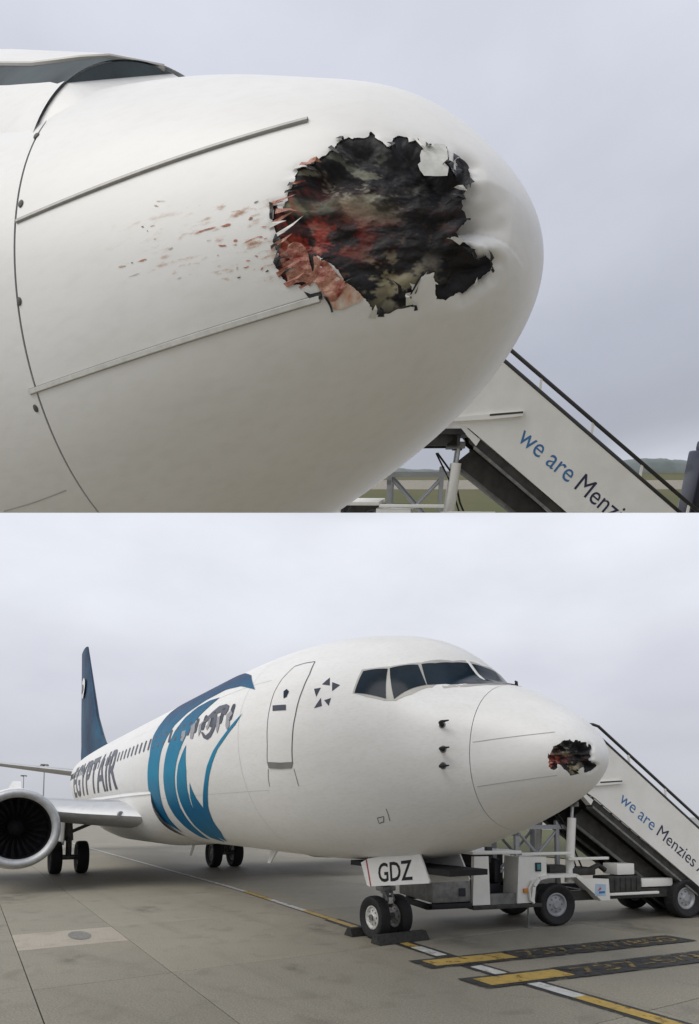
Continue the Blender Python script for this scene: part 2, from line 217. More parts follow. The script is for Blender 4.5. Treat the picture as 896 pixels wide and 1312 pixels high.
SCRIPT=[[(7.9777,2.9511),(7.8878,2.9449),(7.8416,2.8631),(7.7146,2.8844),(7.7574,2.9771),(7.858,3.0061)],[(7.2802,3.0412),(7.3624,2.8971),(7.204,2.8847),(7.131,3.0052),(7.2023,3.0796)],[(6.7802,3.0273),(6.8485,2.8984),(6.6481,2.8668),(6.5132,2.9111),(6.6308,2.948),(6.5647,3.0299),(6.6735,3.0778)],[(8.9453,3.0382),(9.069,2.878),(8.7915,2.8454),(8.6963,2.9539),(8.7511,3.0492)],[(9.6705,3.0224),(9.7023,2.9019),(9.4092,2.9077),(9.3809,2.9875),(9.493,3.0388)],[(8.36,3.0474),(8.4762,2.9059),(8.1642,2.8649),(8.2852,2.9187),(8.2431,2.9824)],[(10.2772,3.0153),(10.2198,2.9236),(9.8168,2.908),(9.8676,2.9585),(9.9111,3.0352)],[(12.8442,2.9804),(12.6879,2.8977),(12.4703,2.8916),(12.5441,3.0041),(12.7582,3.0204)],[(12.1709,2.992),(12.0148,2.9127),(11.8107,2.9067),(11.8926,3.0146),(12.0944,3.0303)],[(11.5423,3.0027),(11.3875,2.9266),(11.1957,2.9207),(11.2835,3.0243),(11.4739,3.0396)],[(10.954,3.0127),(10.8015,2.9394),(10.621,2.9336),(10.7129,3.0334),(10.8927,3.0482)],[(10.4025,3.022),(10.2529,2.9513),(10.0826,2.9456),(10.1773,3.0419),(10.3473,3.0563)],[(9.8845,3.0307),(9.7381,2.9624),(9.5773,2.9568),(9.6736,3.0498),(9.8346,3.0638)],[(9.3969,3.0388),(9.2541,2.9728),(9.1021,2.9672),(9.1991,3.0572),(9.3518,3.0708)],[(8.9374,3.0464),(8.7988,2.9823),(8.6559,2.9766),(8.7522,3.064),(8.8965,3.0774)],[(8.5063,3.0531),(8.3732,2.9905),(8.239,2.9847),(8.3335,3.0698),(8.4693,3.0831)]]
CRATER_MAP=[[1.1151,1.0213,0.0444,-1.457,0.087,-1.6287],[0.5546,0.8048,-1.9064,1.339,0.0064,0.7471]]
FLECKS=[((0.6754,2.9668),2.1092102179517225,2.1092102179517225,0,1),((0.6605,2.9871),1.4061401453011482,1.4061401453011482,0,1),((0.639,3.0251),2.8122802906022963,1.1717834544176235,-20,0),((0.6481,2.9711),4.218420435903445,1.1717834544176235,-10,2),((0.5042,3.0366),16.40496836184673,1.8748535270681976,-10,0),((0.4536,3.0389),9.842981017108038,3.046636981485821,-5,0),((0.3992,3.038),3.280993672369346,3.7497070541363953,-60,0),((0.389,2.9704),3.7497070541363953,1.8748535270681976,-30,1),((0.4343,3.1154),3.7497070541363953,3.280993672369346,0,0),((0.4645,3.1202),6.561987344738692,2.1092102179517225,15,0),((0.4345,3.1323),3.7497070541363953,1.640496836184673,0,2),((0.397,3.1339),14.061401453011483,1.640496836184673,-18,0),((0.3769,3.1349),3.5153503632528706,1.8748535270681976,0,0),((0.5962,3.076),4.687133817670494,2.343566908835247,-20,3),((0.7061,3.0922),1.640496836184673,1.640496836184673,0,1),((0.6764,3.0935),10.546051089758611,1.8748535270681976,-10,0),((0.7369,3.0961),7.030700726505741,1.8748535270681976,-5,2),((0.7001,3.1382),11.717834544176235,1.1717834544176235,-12,3),((0.4973,3.083),4.687133817670494,1.1717834544176235,0,3),((0.4763,3.1548),1.640496836184673,1.8748535270681976,0,3),((0.4081,3.2272),3.7497070541363953,2.1092102179517225,10,0),((0.3891,3.2194),3.280993672369346,2.1092102179517225,40,0),((0.4137,3.2555),4.218420435903445,1.8748535270681976,0,0),((0.433,3.289),2.343566908835247,2.1092102179517225,0,1),((0.3696,3.3098),2.343566908835247,3.280993672369346,0,1),((0.3805,3.289),1.4061401453011482,5.155847199437543,20,0),((0.3706,3.0936),5.155847199437543,1.4061401453011482,10,0),((0.3892,3.0288),7.030700726505741,1.1717834544176235,-10,2),((0.4356,2.9882),7.030700726505741,1.1717834544176235,0,2),((0.6311,2.878),10.546051089758611,0.9374267635340988,0,2),((0.6425,2.8934),5.155847199437543,1.8748535270681976,20,2),((0.4343,3.2429),1.1717834544176235,5.155847199437543,10,2),((0.5767,3.2042),5.155847199437543,1.1717834544176235,-20,3),((0.3672,3.1504),3.5153503632528706,1.1717834544176235,0,0),((0.4761,3.206),2.8122802906022963,0.9374267635340988,0,2)]
HOLE_L=[(0.2575,3.1125),(0.2541,3.0718),(0.2482,3.0299),(0.2433,2.9952),(0.2424,2.9391),(0.2317,2.9218),(0.2174,2.8965),(0.2104,2.8686),(0.2032,2.8487),(0.1939,2.8206),(0.1869,2.7795),(0.1829,2.7393),(0.1787,2.7053),(0.1723,2.6835),(0.1674,2.66),(0.1618,2.6645),(0.1592,2.6469),(0.1492,2.6249),(0.14,2.5947),(0.1393,2.5569),(0.1362,2.5475),(0.1302,2.5735),(0.1183,2.5813),(0.1098,2.5998),(0.1055,2.5757),(0.1069,2.4766),(0.1005,2.4351),(0.0934,2.404),(0.087,2.4393),(0.0835,2.3939),(0.0802,2.3459),(0.0697,2.411),(0.0653,2.3458),(0.0602,2.3069),(0.0562,2.2219),(0.0524,2.1805),(0.046,2.2264),(0.0382,2.357),(0.0291,2.4418),(0.0286,2.3536),(0.0333,2.2183),(0.0375,2.2024),(0.0369,2.1145),(0.0323,2.0836),(0.0273,2.0812),(0.0221,2.156),(0.0187,2.2312),(0.0165,2.3466),(0.0171,2.4912),(0.0176,2.6366),(0.0162,2.8326),(0.0148,3.0485),(0.0131,3.1749),(0.0121,3.335),(0.016,3.4527),(0.0222,3.5647),(0.0225,3.6605),(0.0233,3.7638),(0.02,3.8373),(0.0187,3.9461),(0.02,4.0538),(0.0225,4.1855),(0.0225,4.3305),(0.0189,4.3718),(0.0168,4.4222),(0.018,4.5519),(0.0213,4.6697),(0.028,4.6874),(0.0347,4.5937),(0.0482,4.4998),(0.064,4.4357),(0.0637,4.3795),(0.0723,4.3493),(0.0816,4.3141),(0.0876,4.2223),(0.0732,4.082),(0.0704,4.1062),(0.069,4.0256),(0.0653,3.9672),(0.0727,3.9282),(0.0859,3.9262),(0.093,3.9594),(0.0985,3.9119),(0.101,3.9967),(0.1167,3.9669),(0.1079,4.0303),(0.115,4.0624),(0.1145,4.1411),(0.1223,4.0831),(0.1324,4.0604),(0.142,4.0346),(0.15,4.0273),(0.1593,3.9998),(0.1718,3.9729),(0.1685,3.9235),(0.1676,3.8764),(0.1689,3.8117),(0.1745,3.7298),(0.1847,3.6701),(0.1864,3.6054),(0.1911,3.5504),(0.2024,3.4864),(0.2151,3.4505),(0.2231,3.4975),(0.2264,3.5631),(0.24,3.5932),(0.2559,3.601),(0.2663,3.586),(0.2792,3.5649),(0.2853,3.5374),(0.2875,3.5005),(0.2948,3.4651),(0.2843,3.4167),(0.2875,3.3557),(0.2768,3.3019),(0.2862,3.2396),(0.2826,3.1331),(0.2752,3.1265),(0.2711,3.1685)]
CRATER_MAP_L=[[1.03,1.2889,-0.0295,-1.2097,0.0406,-1.4033],[0.4505,0.2184,-1.8417,0.2251,0.3107,-0.0427]]
# ------------------------------------------------------------------ aircraft skin
def seam_x(ph): return 1.117+.13*np.sin(ph)**2
def to_polar(x,ph): r=np.sqrt(np.asarray(x)/seam_x(ph)); return np.stack([r*np.cos(ph),r*np.sin(ph)],-1)
def from_polar(p):
    r=np.hypot(p[...,0],p[...,1]); ph=np.arctan2(p[...,1],p[...,0]); ph=np.where(ph<-np.pi/2,ph+2*np.pi,ph)
    return seam_x(ph)*r*r,ph
def in_poly(P,poly):
    P=np.asarray(P);x,y=P[:,0],P[:,1];r=np.zeros(len(P),bool);n=len(poly)
    for i in range(n):
        x0,y0=poly[i];x1,y1=poly[(i+1)%n]
        if y0==y1: continue
        c=((y0>y)!=(y1>y))&(x<(x1-x0)*(y-y0)/(y1-y0)+x0); r^=c
    return r
def edge_dist(P,poly):
    P=np.asarray(P);A=np.asarray(poly,float);B=np.roll(A,-1,0);best=np.full(len(P),9.)
    for a,b in zip(A,B):
        d=b-a;L=d@d+1e-12;t=np.clip(((P-a)@d)/L,0,1);best=np.minimum(best,np.linalg.norm(P-a-t[:,None]*d,axis=1))
    return best
def cdt(pts,loops):
    v=[Vector(p) for lp in loops for p in lp]; f=[];k=0
    for lp in loops: f.append(list(range(k,k+len(lp))));k+=len(lp)
    v+=[Vector(p) for p in pts]
    r=delaunay_2d_cdt(v,[],f,1,1e-6)
    return np.array([p[:] for p in r[0]]),[tuple(t) for t in r[2]]
def dense(poly,step,closed=True):
    o=[];n=len(poly)
    for i in range(n if closed else n-1):
        a=np.array(poly[i],float);b=np.array(poly[(i+1)%n],float);k=max(1,int(np.ceil(np.linalg.norm(b-a)/step)))
        o+=[a+(b-a)*j/k for j in range(k)]
    if not closed: o.append(np.array(poly[-1],float))
    return np.array(o)
class Skin:
    """places things on the skin of one aircraft: org = nose tip, sc = its proportions"""
    def __init__(s,org,sc): s.org=np.array(org,float); s.sc=np.array(sc,float)
    def at(s,x,ph,off=0.):
        x=np.asarray(x,float);ph=np.asarray(ph,float);P=skin(x,ph)*s.sc
        h=1e-3;xa=np.maximum(x,.002)
        dx=(skin(xa+h,ph)-skin(np.maximum(xa-h,0),ph))*s.sc; dp=(skin(xa,ph+h)-skin(xa,ph-h))*s.sc
        n=np.cross(dp,dx); n/=np.linalg.norm(n,axis=-1,keepdims=True)+1e-12
        # outward
        ctr=np.stack(np.broadcast_arrays(-x-.6,0*x,0.2+0*x),-1)*s.sc; sg=np.sign(((P-ctr)*n).sum(-1,keepdims=True)); n=n*np.where(sg==0,1,sg)
        return P+n*np.asarray(off)[...,None]+s.org if np.ndim(off) else P+n*off+s.org
    def decal(s,name,poly,m,parent,off=.003,step=.25,polar=False,mirror=False,thick=0.,flat=False,warp=0.):
        if polar: Q=[tuple(p) for p in to_polar(np.array(poly)[:,0],np.array(poly)[:,1])]
        else: Q=[(x,p*1.7) for x,p in poly]
        E=dense(Q,step); lo,hi=E.min(0),E.max(0)
        gx,gy=np.meshgrid(np.arange(lo[0]+step/2,hi[0],step),np.arange(lo[1]+step/2,hi[1],step)); G=np.stack([gx.ravel(),gy.ravel()],1)
        if len(G): G=G[in_poly(G,E)]
        if len(G): G=G[edge_dist(G,E)>step*.35]
        V,Fc=cdt(G,[E])
        if polar: x,ph=from_polar(V)
        else: x,ph=V[:,0],V[:,1]/1.7
        if mirror: ph=np.pi-ph
        of=off+warp*nz3(V[:,0],V[:,1],0*x,30,2) if warp else off
        o=mesh_obj(name,s.at(x,ph,of),Fc,m,parent)
        fixn(o,s,x,ph)
        if flat: o.data.polygons.foreach_set('use_smooth',[False]*len(o.data.polygons))
        if thick:
            md=o.modifiers.new('thickness','SOLIDIFY'); md.thickness=thick; md.offset=-1
        return o
    def line(s,name,pts,width,m,parent,off=.002,raise_=0.,step=.03,closed=False):
        Q=dense([(x,p*1.7) for x,p in pts],step,closed); 
        if closed: Q=np.vstack([Q,Q[:1]])
        t=np.gradient(Q,axis=0); t/=np.linalg.norm(t,axis=1,keepdims=True)+1e-9
        P=s.at(Q[:,0],Q[:,1]/1.7,off); up=s.at(Q[:,0],Q[:,1]/1.7,off+.01)-P; up/=np.linalg.norm(up,axis=1,keepdims=True)
        tg=np.gradient(P,axis=0); side=np.cross(tg,up); side/=np.linalg.norm(side,axis=1,keepdims=True)+1e-9
        h=width/2; v=[];f=[];n=len(P)
        for i in range(n):
            v+=[P[i]-side[i]*h,P[i]-side[i]*h*.8+up[i]*raise_,P[i]+side[i]*h*.8+up[i]*raise_,P[i]+side[i]*h] if raise_ else [P[i]-side[i]*h,P[i]+side[i]*h]
        k=4 if raise_ else 2
        for i in range(n-1):
            for j in range(k-1): f.append((i*k+j,(i+1)*k+j,(i+1)*k+j+1,i*k+j+1))
        o=mesh_obj(name,v,f,m,parent,smooth=not raise_); fixn(o,s,Q[:1,0],Q[:1,1]/1.7); return o
def fixn(o,s,x,ph):
    me=o.data; me.update()
    if not len(me.polygons): return
    # make the faces look away from the aircraft's axis
    tot=0
    for p in list(me.polygons)[:40]:
        c=np.array(p.center)-s.org; tot+=float(np.array(p.normal)@np.array([.05 if -c[0]<.4 else 0,c[1],c[2]-.3]))
    if tot<0: me.flip_normals()
def crater_ab(x,ph,cm):
    r=np.sqrt(x);u=r*np.cos(ph);v=r*np.sin(ph);A=np.stack([np.ones_like(u),u,v,u*u,u*v,v*v],-1)
    return A@np.array(cm[0]),A@np.array(cm[1])
def sm(a,b,x): t=np.clip((x-a)/(b-a),0,1); return t*t*(3-2*t)
def nz3(x,y,z,s,o=4):
    return np.array([noise.fractal(Vector((a*s,b*s,c*s)),1.,2.,o) for a,b,c in zip(x,y,z)])
def radome(sk,parent,hole,cmap,step,mats,dent=True,fine=1.0,depth=.10):
    H=to_polar(np.array(hole)[:,0],np.array(hole)[:,1])
    # torn, ragged edge
    E=dense([tuple(p) for p in H],.006*fine); 
    jit=nz3(E[:,0],E[:,1],0*E[:,0],90,3)*.0032; jit2=nz3(E[:,0],E[:,1],0*E[:,0]+5,90,3)*.0032
    E=E+np.stack([jit,jit2],1)
    na=180; ci=[(math.cos(2*math.pi*k/na),math.sin(2*math.pi*k/na)) for k in range(na)]
    G=[(0,0)]
    for i in range(1,48):
        r=i/48; n=max(6,int(na*min(1,r*1.6)))
        G+=[(r*math.cos(2*math.pi*(k+.5*(i%2))/n),r*math.sin(2*math.pi*(k+.5*(i%2))/n)) for k in range(n)]
    G=np.array(G)
    lo,hi=E.min(0)-.12,E.max(0)+.12
    gx,gy=np.meshgrid(np.arange(lo[0],hi[0],.010*fine),np.arange(lo[1],hi[1],.010*fine)); G2=np.stack([gx.ravel(),gy.ravel()],1)
    G=G[~((G[:,0]>lo[0]-.005)&(G[:,0]<hi[0]+.005)&(G[:,1]>lo[1]-.005)&(G[:,1]<hi[1]+.005))]
    G=np.vstack([G,G2]); G=G[np.hypot(G[:,0],G[:,1])<.985]
    ins=in_poly(G,E); ed=edge_dist(G,E); G=G[(~ins)&(ed>.004*fine)]
    V,Fc=cdt(G,[np.array(ci),E])
    cen=np.array([V[list(t)].mean(0) for t in Fc]); keep=~in_poly(cen,E); Fc=[t for t,k in zip(Fc,keep) if k]
    x,ph=from_polar(V); x=np.where(np.hypot(V[:,0],V[:,1])>.995,x-.004,x)
    off=np.zeros(len(V)); ed=edge_dist(V,E)
    off-=.0025*np.exp(-ed/.012)*(1+nz3(V[:,0],V[:,1],0*ed,40,2))
    aa,bb=crater_ab(x,ph,cmap)
    off-=.040*np.clip(1-ed/.045,0,1)**1.6*np.clip(.8*sm(.75,.95,aa),0,1)*(1+.5*nz3(V[:,0],V[:,1],0*ed+2,30,2))   # edge pushed in
    if dent:
        D=to_polar(np.array(DENT)[:,0],np.array(DENT)[:,1])
        Q=sk.at(x,ph,0.); D=sk.at(np.array(DENT)[:,0],np.array(DENT)[:,1],0.)          # a crease runs from the torn edge towards the tip
        def cap(P,a,b,R):
            d=b-a;t=np.clip(((P-a)@d)/(d@d),0,1);return np.clip(1-np.linalg.norm(P-a-t[:,None]*d,axis=1)/R,0,1),t
        wob=1+.25*nz3(V[:,0],V[:,1],0*ed+9,14,2)
        side=((Q-D[0])@(D[2]-D[0]))>0; k=np.linalg.norm(D[1]-D[0])/.19; Rr=np.where(side,.13,.07)*k
        h,t=cap(Q,D[0],D[1],Rr); off-=.125*k*h*(1-.95*t)*wob
        h,t=cap(Q,D[4],D[5],.06*k); off+=.012*k*h*(1-.8*t)
    o=mesh_obj('radome',sk.at(x,ph,off),Fc,mats['paint'],parent); fixn(o,sk,x,ph)
    # the broken core inside the hole
    st=.0048*fine; lo,hi=E.min(0),E.max(0)
    gx,gy=np.meshgrid(np.arange(lo[0],hi[0],st),np.arange(lo[1],hi[1],st)); G=np.stack([gx.ravel(),gy.ravel()],1); G=G[in_poly(G,E)]; G=G[edge_dist(G,E)>st*.5]
    V,Fc=cdt(G,[E]); x,ph=from_polar(V); ed=edge_dist(V,E); a,b=crater_ab(x,ph,cmap)
    n1=nz3(a*1.,b*1.6,0*a,3.,3);n2=nz3(a,b,0*a+3,9.,4);n3=nz3(a*.8,b*2.4+.25*n1,0*a+7,5.,4);n4=nz3(a,b,0*a+11,22.,4);n5=nz3(a*3.,b*.5,0*a+17,12.,3);n6=nz3(a*1.,b*1.6,0*a+23,45.,4);n3=n3+.22*n6;n2=n2+.25*n6
    dp=depth*sm(0,.05,ed)*(.75+.45*n1+.12*n2)+.0015*n4*sm(0,.02,ed)+.006
    P=sk.at(x,ph,-np.maximum(dp,.004))
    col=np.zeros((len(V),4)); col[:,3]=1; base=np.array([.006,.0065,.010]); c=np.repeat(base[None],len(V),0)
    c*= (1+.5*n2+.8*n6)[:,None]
    def lay(w_,rgb):
        global _; w_=np.clip(w_,0,1)[:,None]; return c*(1-w_)+np.array(rgb)[None]*w_
    band=lambda q,c0,w_:np.exp(-((q-c0)/w_)**2)
    # pale fibre wisps running across the upper left
    wisp=sm(.10,.34,n3+.25*n2)*band(b,.29,.15)*sm(.72,.38,a); c=lay(wisp*.8,(.28,.29,.22))
    c=lay(band(b,.385+.03*n1,.035)*sm(.62,.3,a)*sm(.0,.05,a)*.85,(.33,.34,.24))
    c=lay(sm(.12,.4,n3-.1*n2)*band(a,.48,.12)*band(b,.34,.10)*.6,(.25,.27,.21))
    c=lay(sm(-.1,.25,n2+.3*n4)*band(a,.52,.16)*band(b,.80,.15)*.85,(.30,.27,.17))
    c=lay(sm(.05,.35,n3)*band(a,.66,.12)*band(b,.7,.08)*.5,(.20,.18,.12))
    # blood
    red=sm(-.15,.3,n3*1.1+.35*n2+.18)*band(b,.55-.03*a,.17)*sm(.95,.25,a); c=lay(red*.95*sm(.7,.1,a),(.22,.018,.012))
    c=lay(sm(-.05,.4,n3+.3*n4)*band(b,.54,.15)*sm(1.0,.3,a)*sm(.1,.3,a)*.75,(.13,.035,.022))
    c=lay(sm(.08,.4,n2+.4*n4)*band(b,.62,.22)*sm(.42,.02,a)*.9,(.42,.08,.045))
    c=lay(sm(.05,.35,n5+.2*n4)*band(b,.52,.16)*sm(.34,.02,a)*.9,(.36,.04,.025))      # drips
    c=lay(sm(.2,.5,n4+.3*n2)*band(b,.62,.2)*sm(.3,.0,a)*.85,(.58,.38,.30))
    c=lay(sm(.25,.5,n4)*band(b,.5,.2)*.25,(.2,.12,.08))
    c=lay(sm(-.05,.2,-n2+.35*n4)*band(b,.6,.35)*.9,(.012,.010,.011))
    col[:,:3]=np.clip(c*1.1,0,1)
    o2=mesh_obj('broken_core',P,Fc,mats['core'],parent); fixn(o2,sk,x,ph)
    at=o2.data.color_attributes.new('Col','FLOAT_COLOR','POINT'); at.data.foreach_set('color',col.ravel().astype(np.float32))
    # a bulkhead behind, so that no light leaks into the nose
    n=64; ring=[(float(seam_x(p))-.02,p) for p in np.linspace(0,2*np.pi,n,endpoint=False)]
    R=sk.at(np.array([q[0] for q in ring]),np.array([q[1] for q in ring]),-.03)
    mesh_obj('bulkhead',R,[tuple(range(n))],mats['dark'],parent,smooth=False)
    return o
def core_material():
    m=bpy.data.materials.new('broken_core'); m.use_nodes=True; t=m.node_tree; b=t.nodes['Principled BSDF']; b.inputs['Roughness'].default_value=.62; b.inputs['Specular IOR Level'].default_value=.3
    a=t.nodes.new('ShaderNodeAttribute'); a.attribute_name='Col'; t.links.new(a.outputs['Color'],b.inputs['Base Color'])
    n=t.nodes.new('ShaderNodeTexNoise'); n.inputs['Scale'].default_value=70; n.inputs['Detail'].default_value=6; tc=t.nodes.new('ShaderNodeTexCoord'); t.links.new(tc.outputs['Object'],n.inputs['Vector'])
    bp=t.nodes.new('ShaderNodeBump'); bp.inputs['Strength'].default_value=.25; bp.inputs['Distance'].default_value=.008; t.links.new(n.outputs['Fac'],bp.inputs['Height']); t.links.new(bp.outputs[0],b.inputs['Normal'])
    return m
def paint_white(name,dirt=.5,lines=True):
    """white aircraft paint, faintly soiled along the airflow, with fine skin joints"""
    m=bpy.data.materials.new(name); m.use_nodes=True; t=m.node_tree; b=t.nodes['Principled BSDF']; L=t.links.new
    b.inputs['Roughness'].default_value=.42; b.inputs['Coat Weight'].default_value=.15; b.inputs['Coat Roughness'].default_value=.25
    tc=t.nodes.new('ShaderNodeTexCoord')
    mp=t.nodes.new('ShaderNodeMapping'); mp.inputs['Scale'].default_value=(.5,2.,2.5); L(tc.outputs['Object'],mp.inputs[0])
    n=t.nodes.new('ShaderNodeTexNoise'); n.inputs['Scale'].default_value=1.3; n.inputs['Detail'].default_value=7; n.inputs['Roughness'].default_value=.62; L(mp.outputs[0],n.inputs['Vector'])
    n2=t.nodes.new('ShaderNodeTexNoise'); n2.inputs['Scale'].default_value=14; n2.inputs['Detail'].default_value=5; L(mp.outputs[0],n2.inputs['Vector'])
    r=t.nodes.new('ShaderNodeValToRGB'); e=r.color_ramp.elements; e[0].position=.28; e[0].color=(.735,.73,.71,1); e[1].position=.66; e[1].color=(.79,.79,.78,1); L(n.outputs['Fac'],r.inputs[0])
    r2=t.nodes.new('ShaderNodeValToRGB'); e=r2.color_ramp.elements; e[0].position=.25; e[0].color=(1-.10*dirt,1-.105*dirt,1-.12*dirt,1); e[1].position=.55; e[1].color=(1,1,1,1); L(n2.outputs['Fac'],r2.inputs[0])
    x=t.nodes.new('ShaderNodeMix'); x.data_type='RGBA'; x.blend_type='MULTIPLY'; x.inputs['Factor'].default_value=1; L(r.outputs[0],x.inputs['A']); L(r2.outputs[0],x.inputs['B'])
    L(x.outputs['Result'],b.inputs['Base Color'])
    rr=t.nodes.new('ShaderNodeMapRange'); rr.inputs['To Min'].default_value=.38; rr.inputs['To Max'].default_value=.55; L(n2.outputs['Fac'],rr.inputs['Value']); L(rr.outputs[0],b.inputs['Roughness'])
    nb=t.nodes.new('ShaderNodeTexNoise'); nb.inputs['Scale'].default_value=2.2; nb.inputs['Detail'].default_value=2; L(tc.outputs['Object'],nb.inputs['Vector'])
    bp=t.nodes.new('ShaderNodeBump'); bp.inputs['Strength'].default_value=.03; bp.inputs['Distance'].default_value=.03; L(nb.outputs['Fac'],bp.inputs['Height']); L(bp.outputs[0],b.inputs['Normal'])
    return m
def livery_paint():
    m=mat('livery_blue',(.02,.2,.33),.5,spec=.25); t=m.node_tree; b=t.nodes['Principled BSDF']
    tc=t.nodes.new('ShaderNodeTexCoord'); sp=t.nodes.new('ShaderNodeSeparateXYZ'); t.links.new(tc.outputs['Object'],sp.inputs[0])
    mr=t.nodes.new('ShaderNodeMapRange'); mr.inputs['From Min'].default_value=1.2; mr.inputs['From Max'].default_value=5.4; t.links.new(sp.outputs['Z'],mr.inputs['Value'])
    r=t.nodes.new('ShaderNodeValToRGB'); cr=r.color_ramp
    for p,c in ((0,(.002,.14,.27)),(.22,(.001,.11,.24)),(.45,(.003,.22,.38)),(.62,(.001,.16,.30)),(.85,(.006,.04,.11)),(1.,(.012,.014,.045))):
        e=cr.elements.new(p) if p not in(0,1.) else cr.elements[0 if p==0 else -1]; e.position=p; e.color=(*c,1)
    t.links.new(mr.outputs[0],r.inputs[0]); t.links.new(r.outputs[0],b.inputs['Base Color']); return m
M_={}
M_['paint']=paint_white('white_aircraft_paint',.5)
M_['paint2']=paint_white('soiled_white_aircraft_paint',.7)
M_['core']=core_material()
M_['dark']=mat('dark_recess',(.012,.012,.014),.8)
M_['seam']=mat('seam_sealant',(.09,.09,.085),.7)
M_['faint']=mat('faint_joint',(.50,.50,.48),.6)
M_['strip']=mat('diverter_strip',(.40,.40,.38),.45,.1,var=.1,scale=30); M_['strip_pale']=mat('pale_diverter_strip',(.72,.72,.70),.4,.0,var=.06,scale=30)
M_['strip_dark']=mat('diverter_strip_edge',(.20,.20,.19),.6); M_['strip_soft']=mat('strip_and_shade_grey',(.42,.42,.40),.6)
M_['glass']=mat('cockpit_glass',(.012,.024,.038),.14,spec=.1,var=.25,scale=1.5)
M_['mglass']=mat('deep_tinted_glass',(.085,.105,.115),.55,spec=.04,var=.25,scale=2)
M_['frame']=mat('window_frame',(.44,.43,.40),.45,.1)
M_['navy']=mat('navy_paint',(.012,.014,.035),.35,coat=.2)
M_['blue']=livery_paint()
M_['script']=mat('grey_paint',(.30,.30,.32),.4)
M_['metal']=mat('bare_metal',(.55,.56,.57),.45,.55,var=.08,scale=9)
M_['steel']=mat('gear_steel',(.22,.22,.22),.45,.5,var=.2,scale=12)
M_['black']=mat('black_rubber',(.014,.014,.015),.75,var=.3,scale=14,bump=.3)
M_['hub']=mat('wheel_hub',(.58,.57,.54),.45,.2,var=.2,scale=20)
M_['red']=mat('dried_blood',(.20,.035,.018),.5,var=.35,scale=60,col2=(.34,.12,.06))
M_['redskin']=mat('bloodied_skin',(.62,.36,.26),.5,scale=26,col2=(.26,.028,.015),bump=.5,bscale=60)
M_['stain']=mat('blood_smear',(.70,.63,.56),.45,scale=30,col2=(.50,.20,.09))
M_['fleck0']=mat('brown_fleck',(.46,.13,.05),.5,var=.3,scale=60); M_['fleck1']=mat('dark_fleck',(.05,.02,.016),.5)
M_['fleck2']=mat('pale_brown_fleck',(.55,.42,.28),.5,var=.15,scale=60); M_['fleck3']=mat('grey_fleck',(.48,.44,.41),.5)
M_['skinback']=mat('torn_skin',(.66,.66,.62),.5,var=.12,scale=25)
M_['tornblack']=mat('torn_black_ply',(.014,.015,.02),.55,var=.5,scale=30,bump=.6,bscale=50)
def shell(sk,parent,x1,m,nphi=240,name='fuselage'):
    st=[s for s in (1.4,1.6,1.8,1.95,2.1,2.25,2.4,2.6,2.8,3.1,3.4,3.8,4.2,4.7,5.2,5.8,6.5,7.5,9,11,13,15,17,19,21,23,24.5,26,27.5,29,30.5,32,33.5,35,36,36.8,37.5,38) if s<=x1]
    ph=np.linspace(0,2*np.pi,nphi,endpoint=False); rows=[sk.at(seam_x(ph)+.004,ph,0*ph-.02),sk.at(seam_x(ph)+.004,ph,0*ph)]+[sk.at(np.full(nphi,s),ph) for s in st]
    v=np.concatenate(rows); f=[]
    for i in range(len(rows)-1):
        for k in range(nphi): f.append((i*nphi+k,i*nphi+(k+1)%nphi,(i+1)*nphi+(k+1)%nphi,(i+1)*nphi+k))
    f.append(tuple((len(rows)-1)*nphi+k for k in range(nphi)))
    o=mesh_obj(name,v,f,m,parent,True)
    bm=bmesh.new(); bm.from_mesh(o.data); bmesh.ops.recalc_face_normals(bm,faces=bm.faces[:]); bm.to_mesh(o.data); bm.free(); o.data.set_sharp_from_angle(angle=math.radians(50)); return o
def cockpit(sk,parent):
    for mir in (False,True):
        fr=sk.decal('window_frame',WINFRAME,M_['frame'],parent,off=.003,step=.08,mirror=mir)
        for p in PANES: 
            c_=np.mean(p,0); p=[tuple(c_+(np.array(q)-c_)*1.06) for q in p]
            d=sk.decal('window_pane',p,M_['glass'],fr,off=.010,step=.08,mirror=mir)
def strip_parts(sk,parent,strips):
    for p,wd,m in zip(strips,(.012,.017),('strip','strip_pale')):
        o=sk.line('diverter_strip',p,wd,M_[m],parent,off=.0015,raise_=.006)
        sk.line('strip_shade_edge',p,wd+.005,M_['strip_soft'],o,off=.0012)  # grey edging paints the soft shadow beside the raised strip

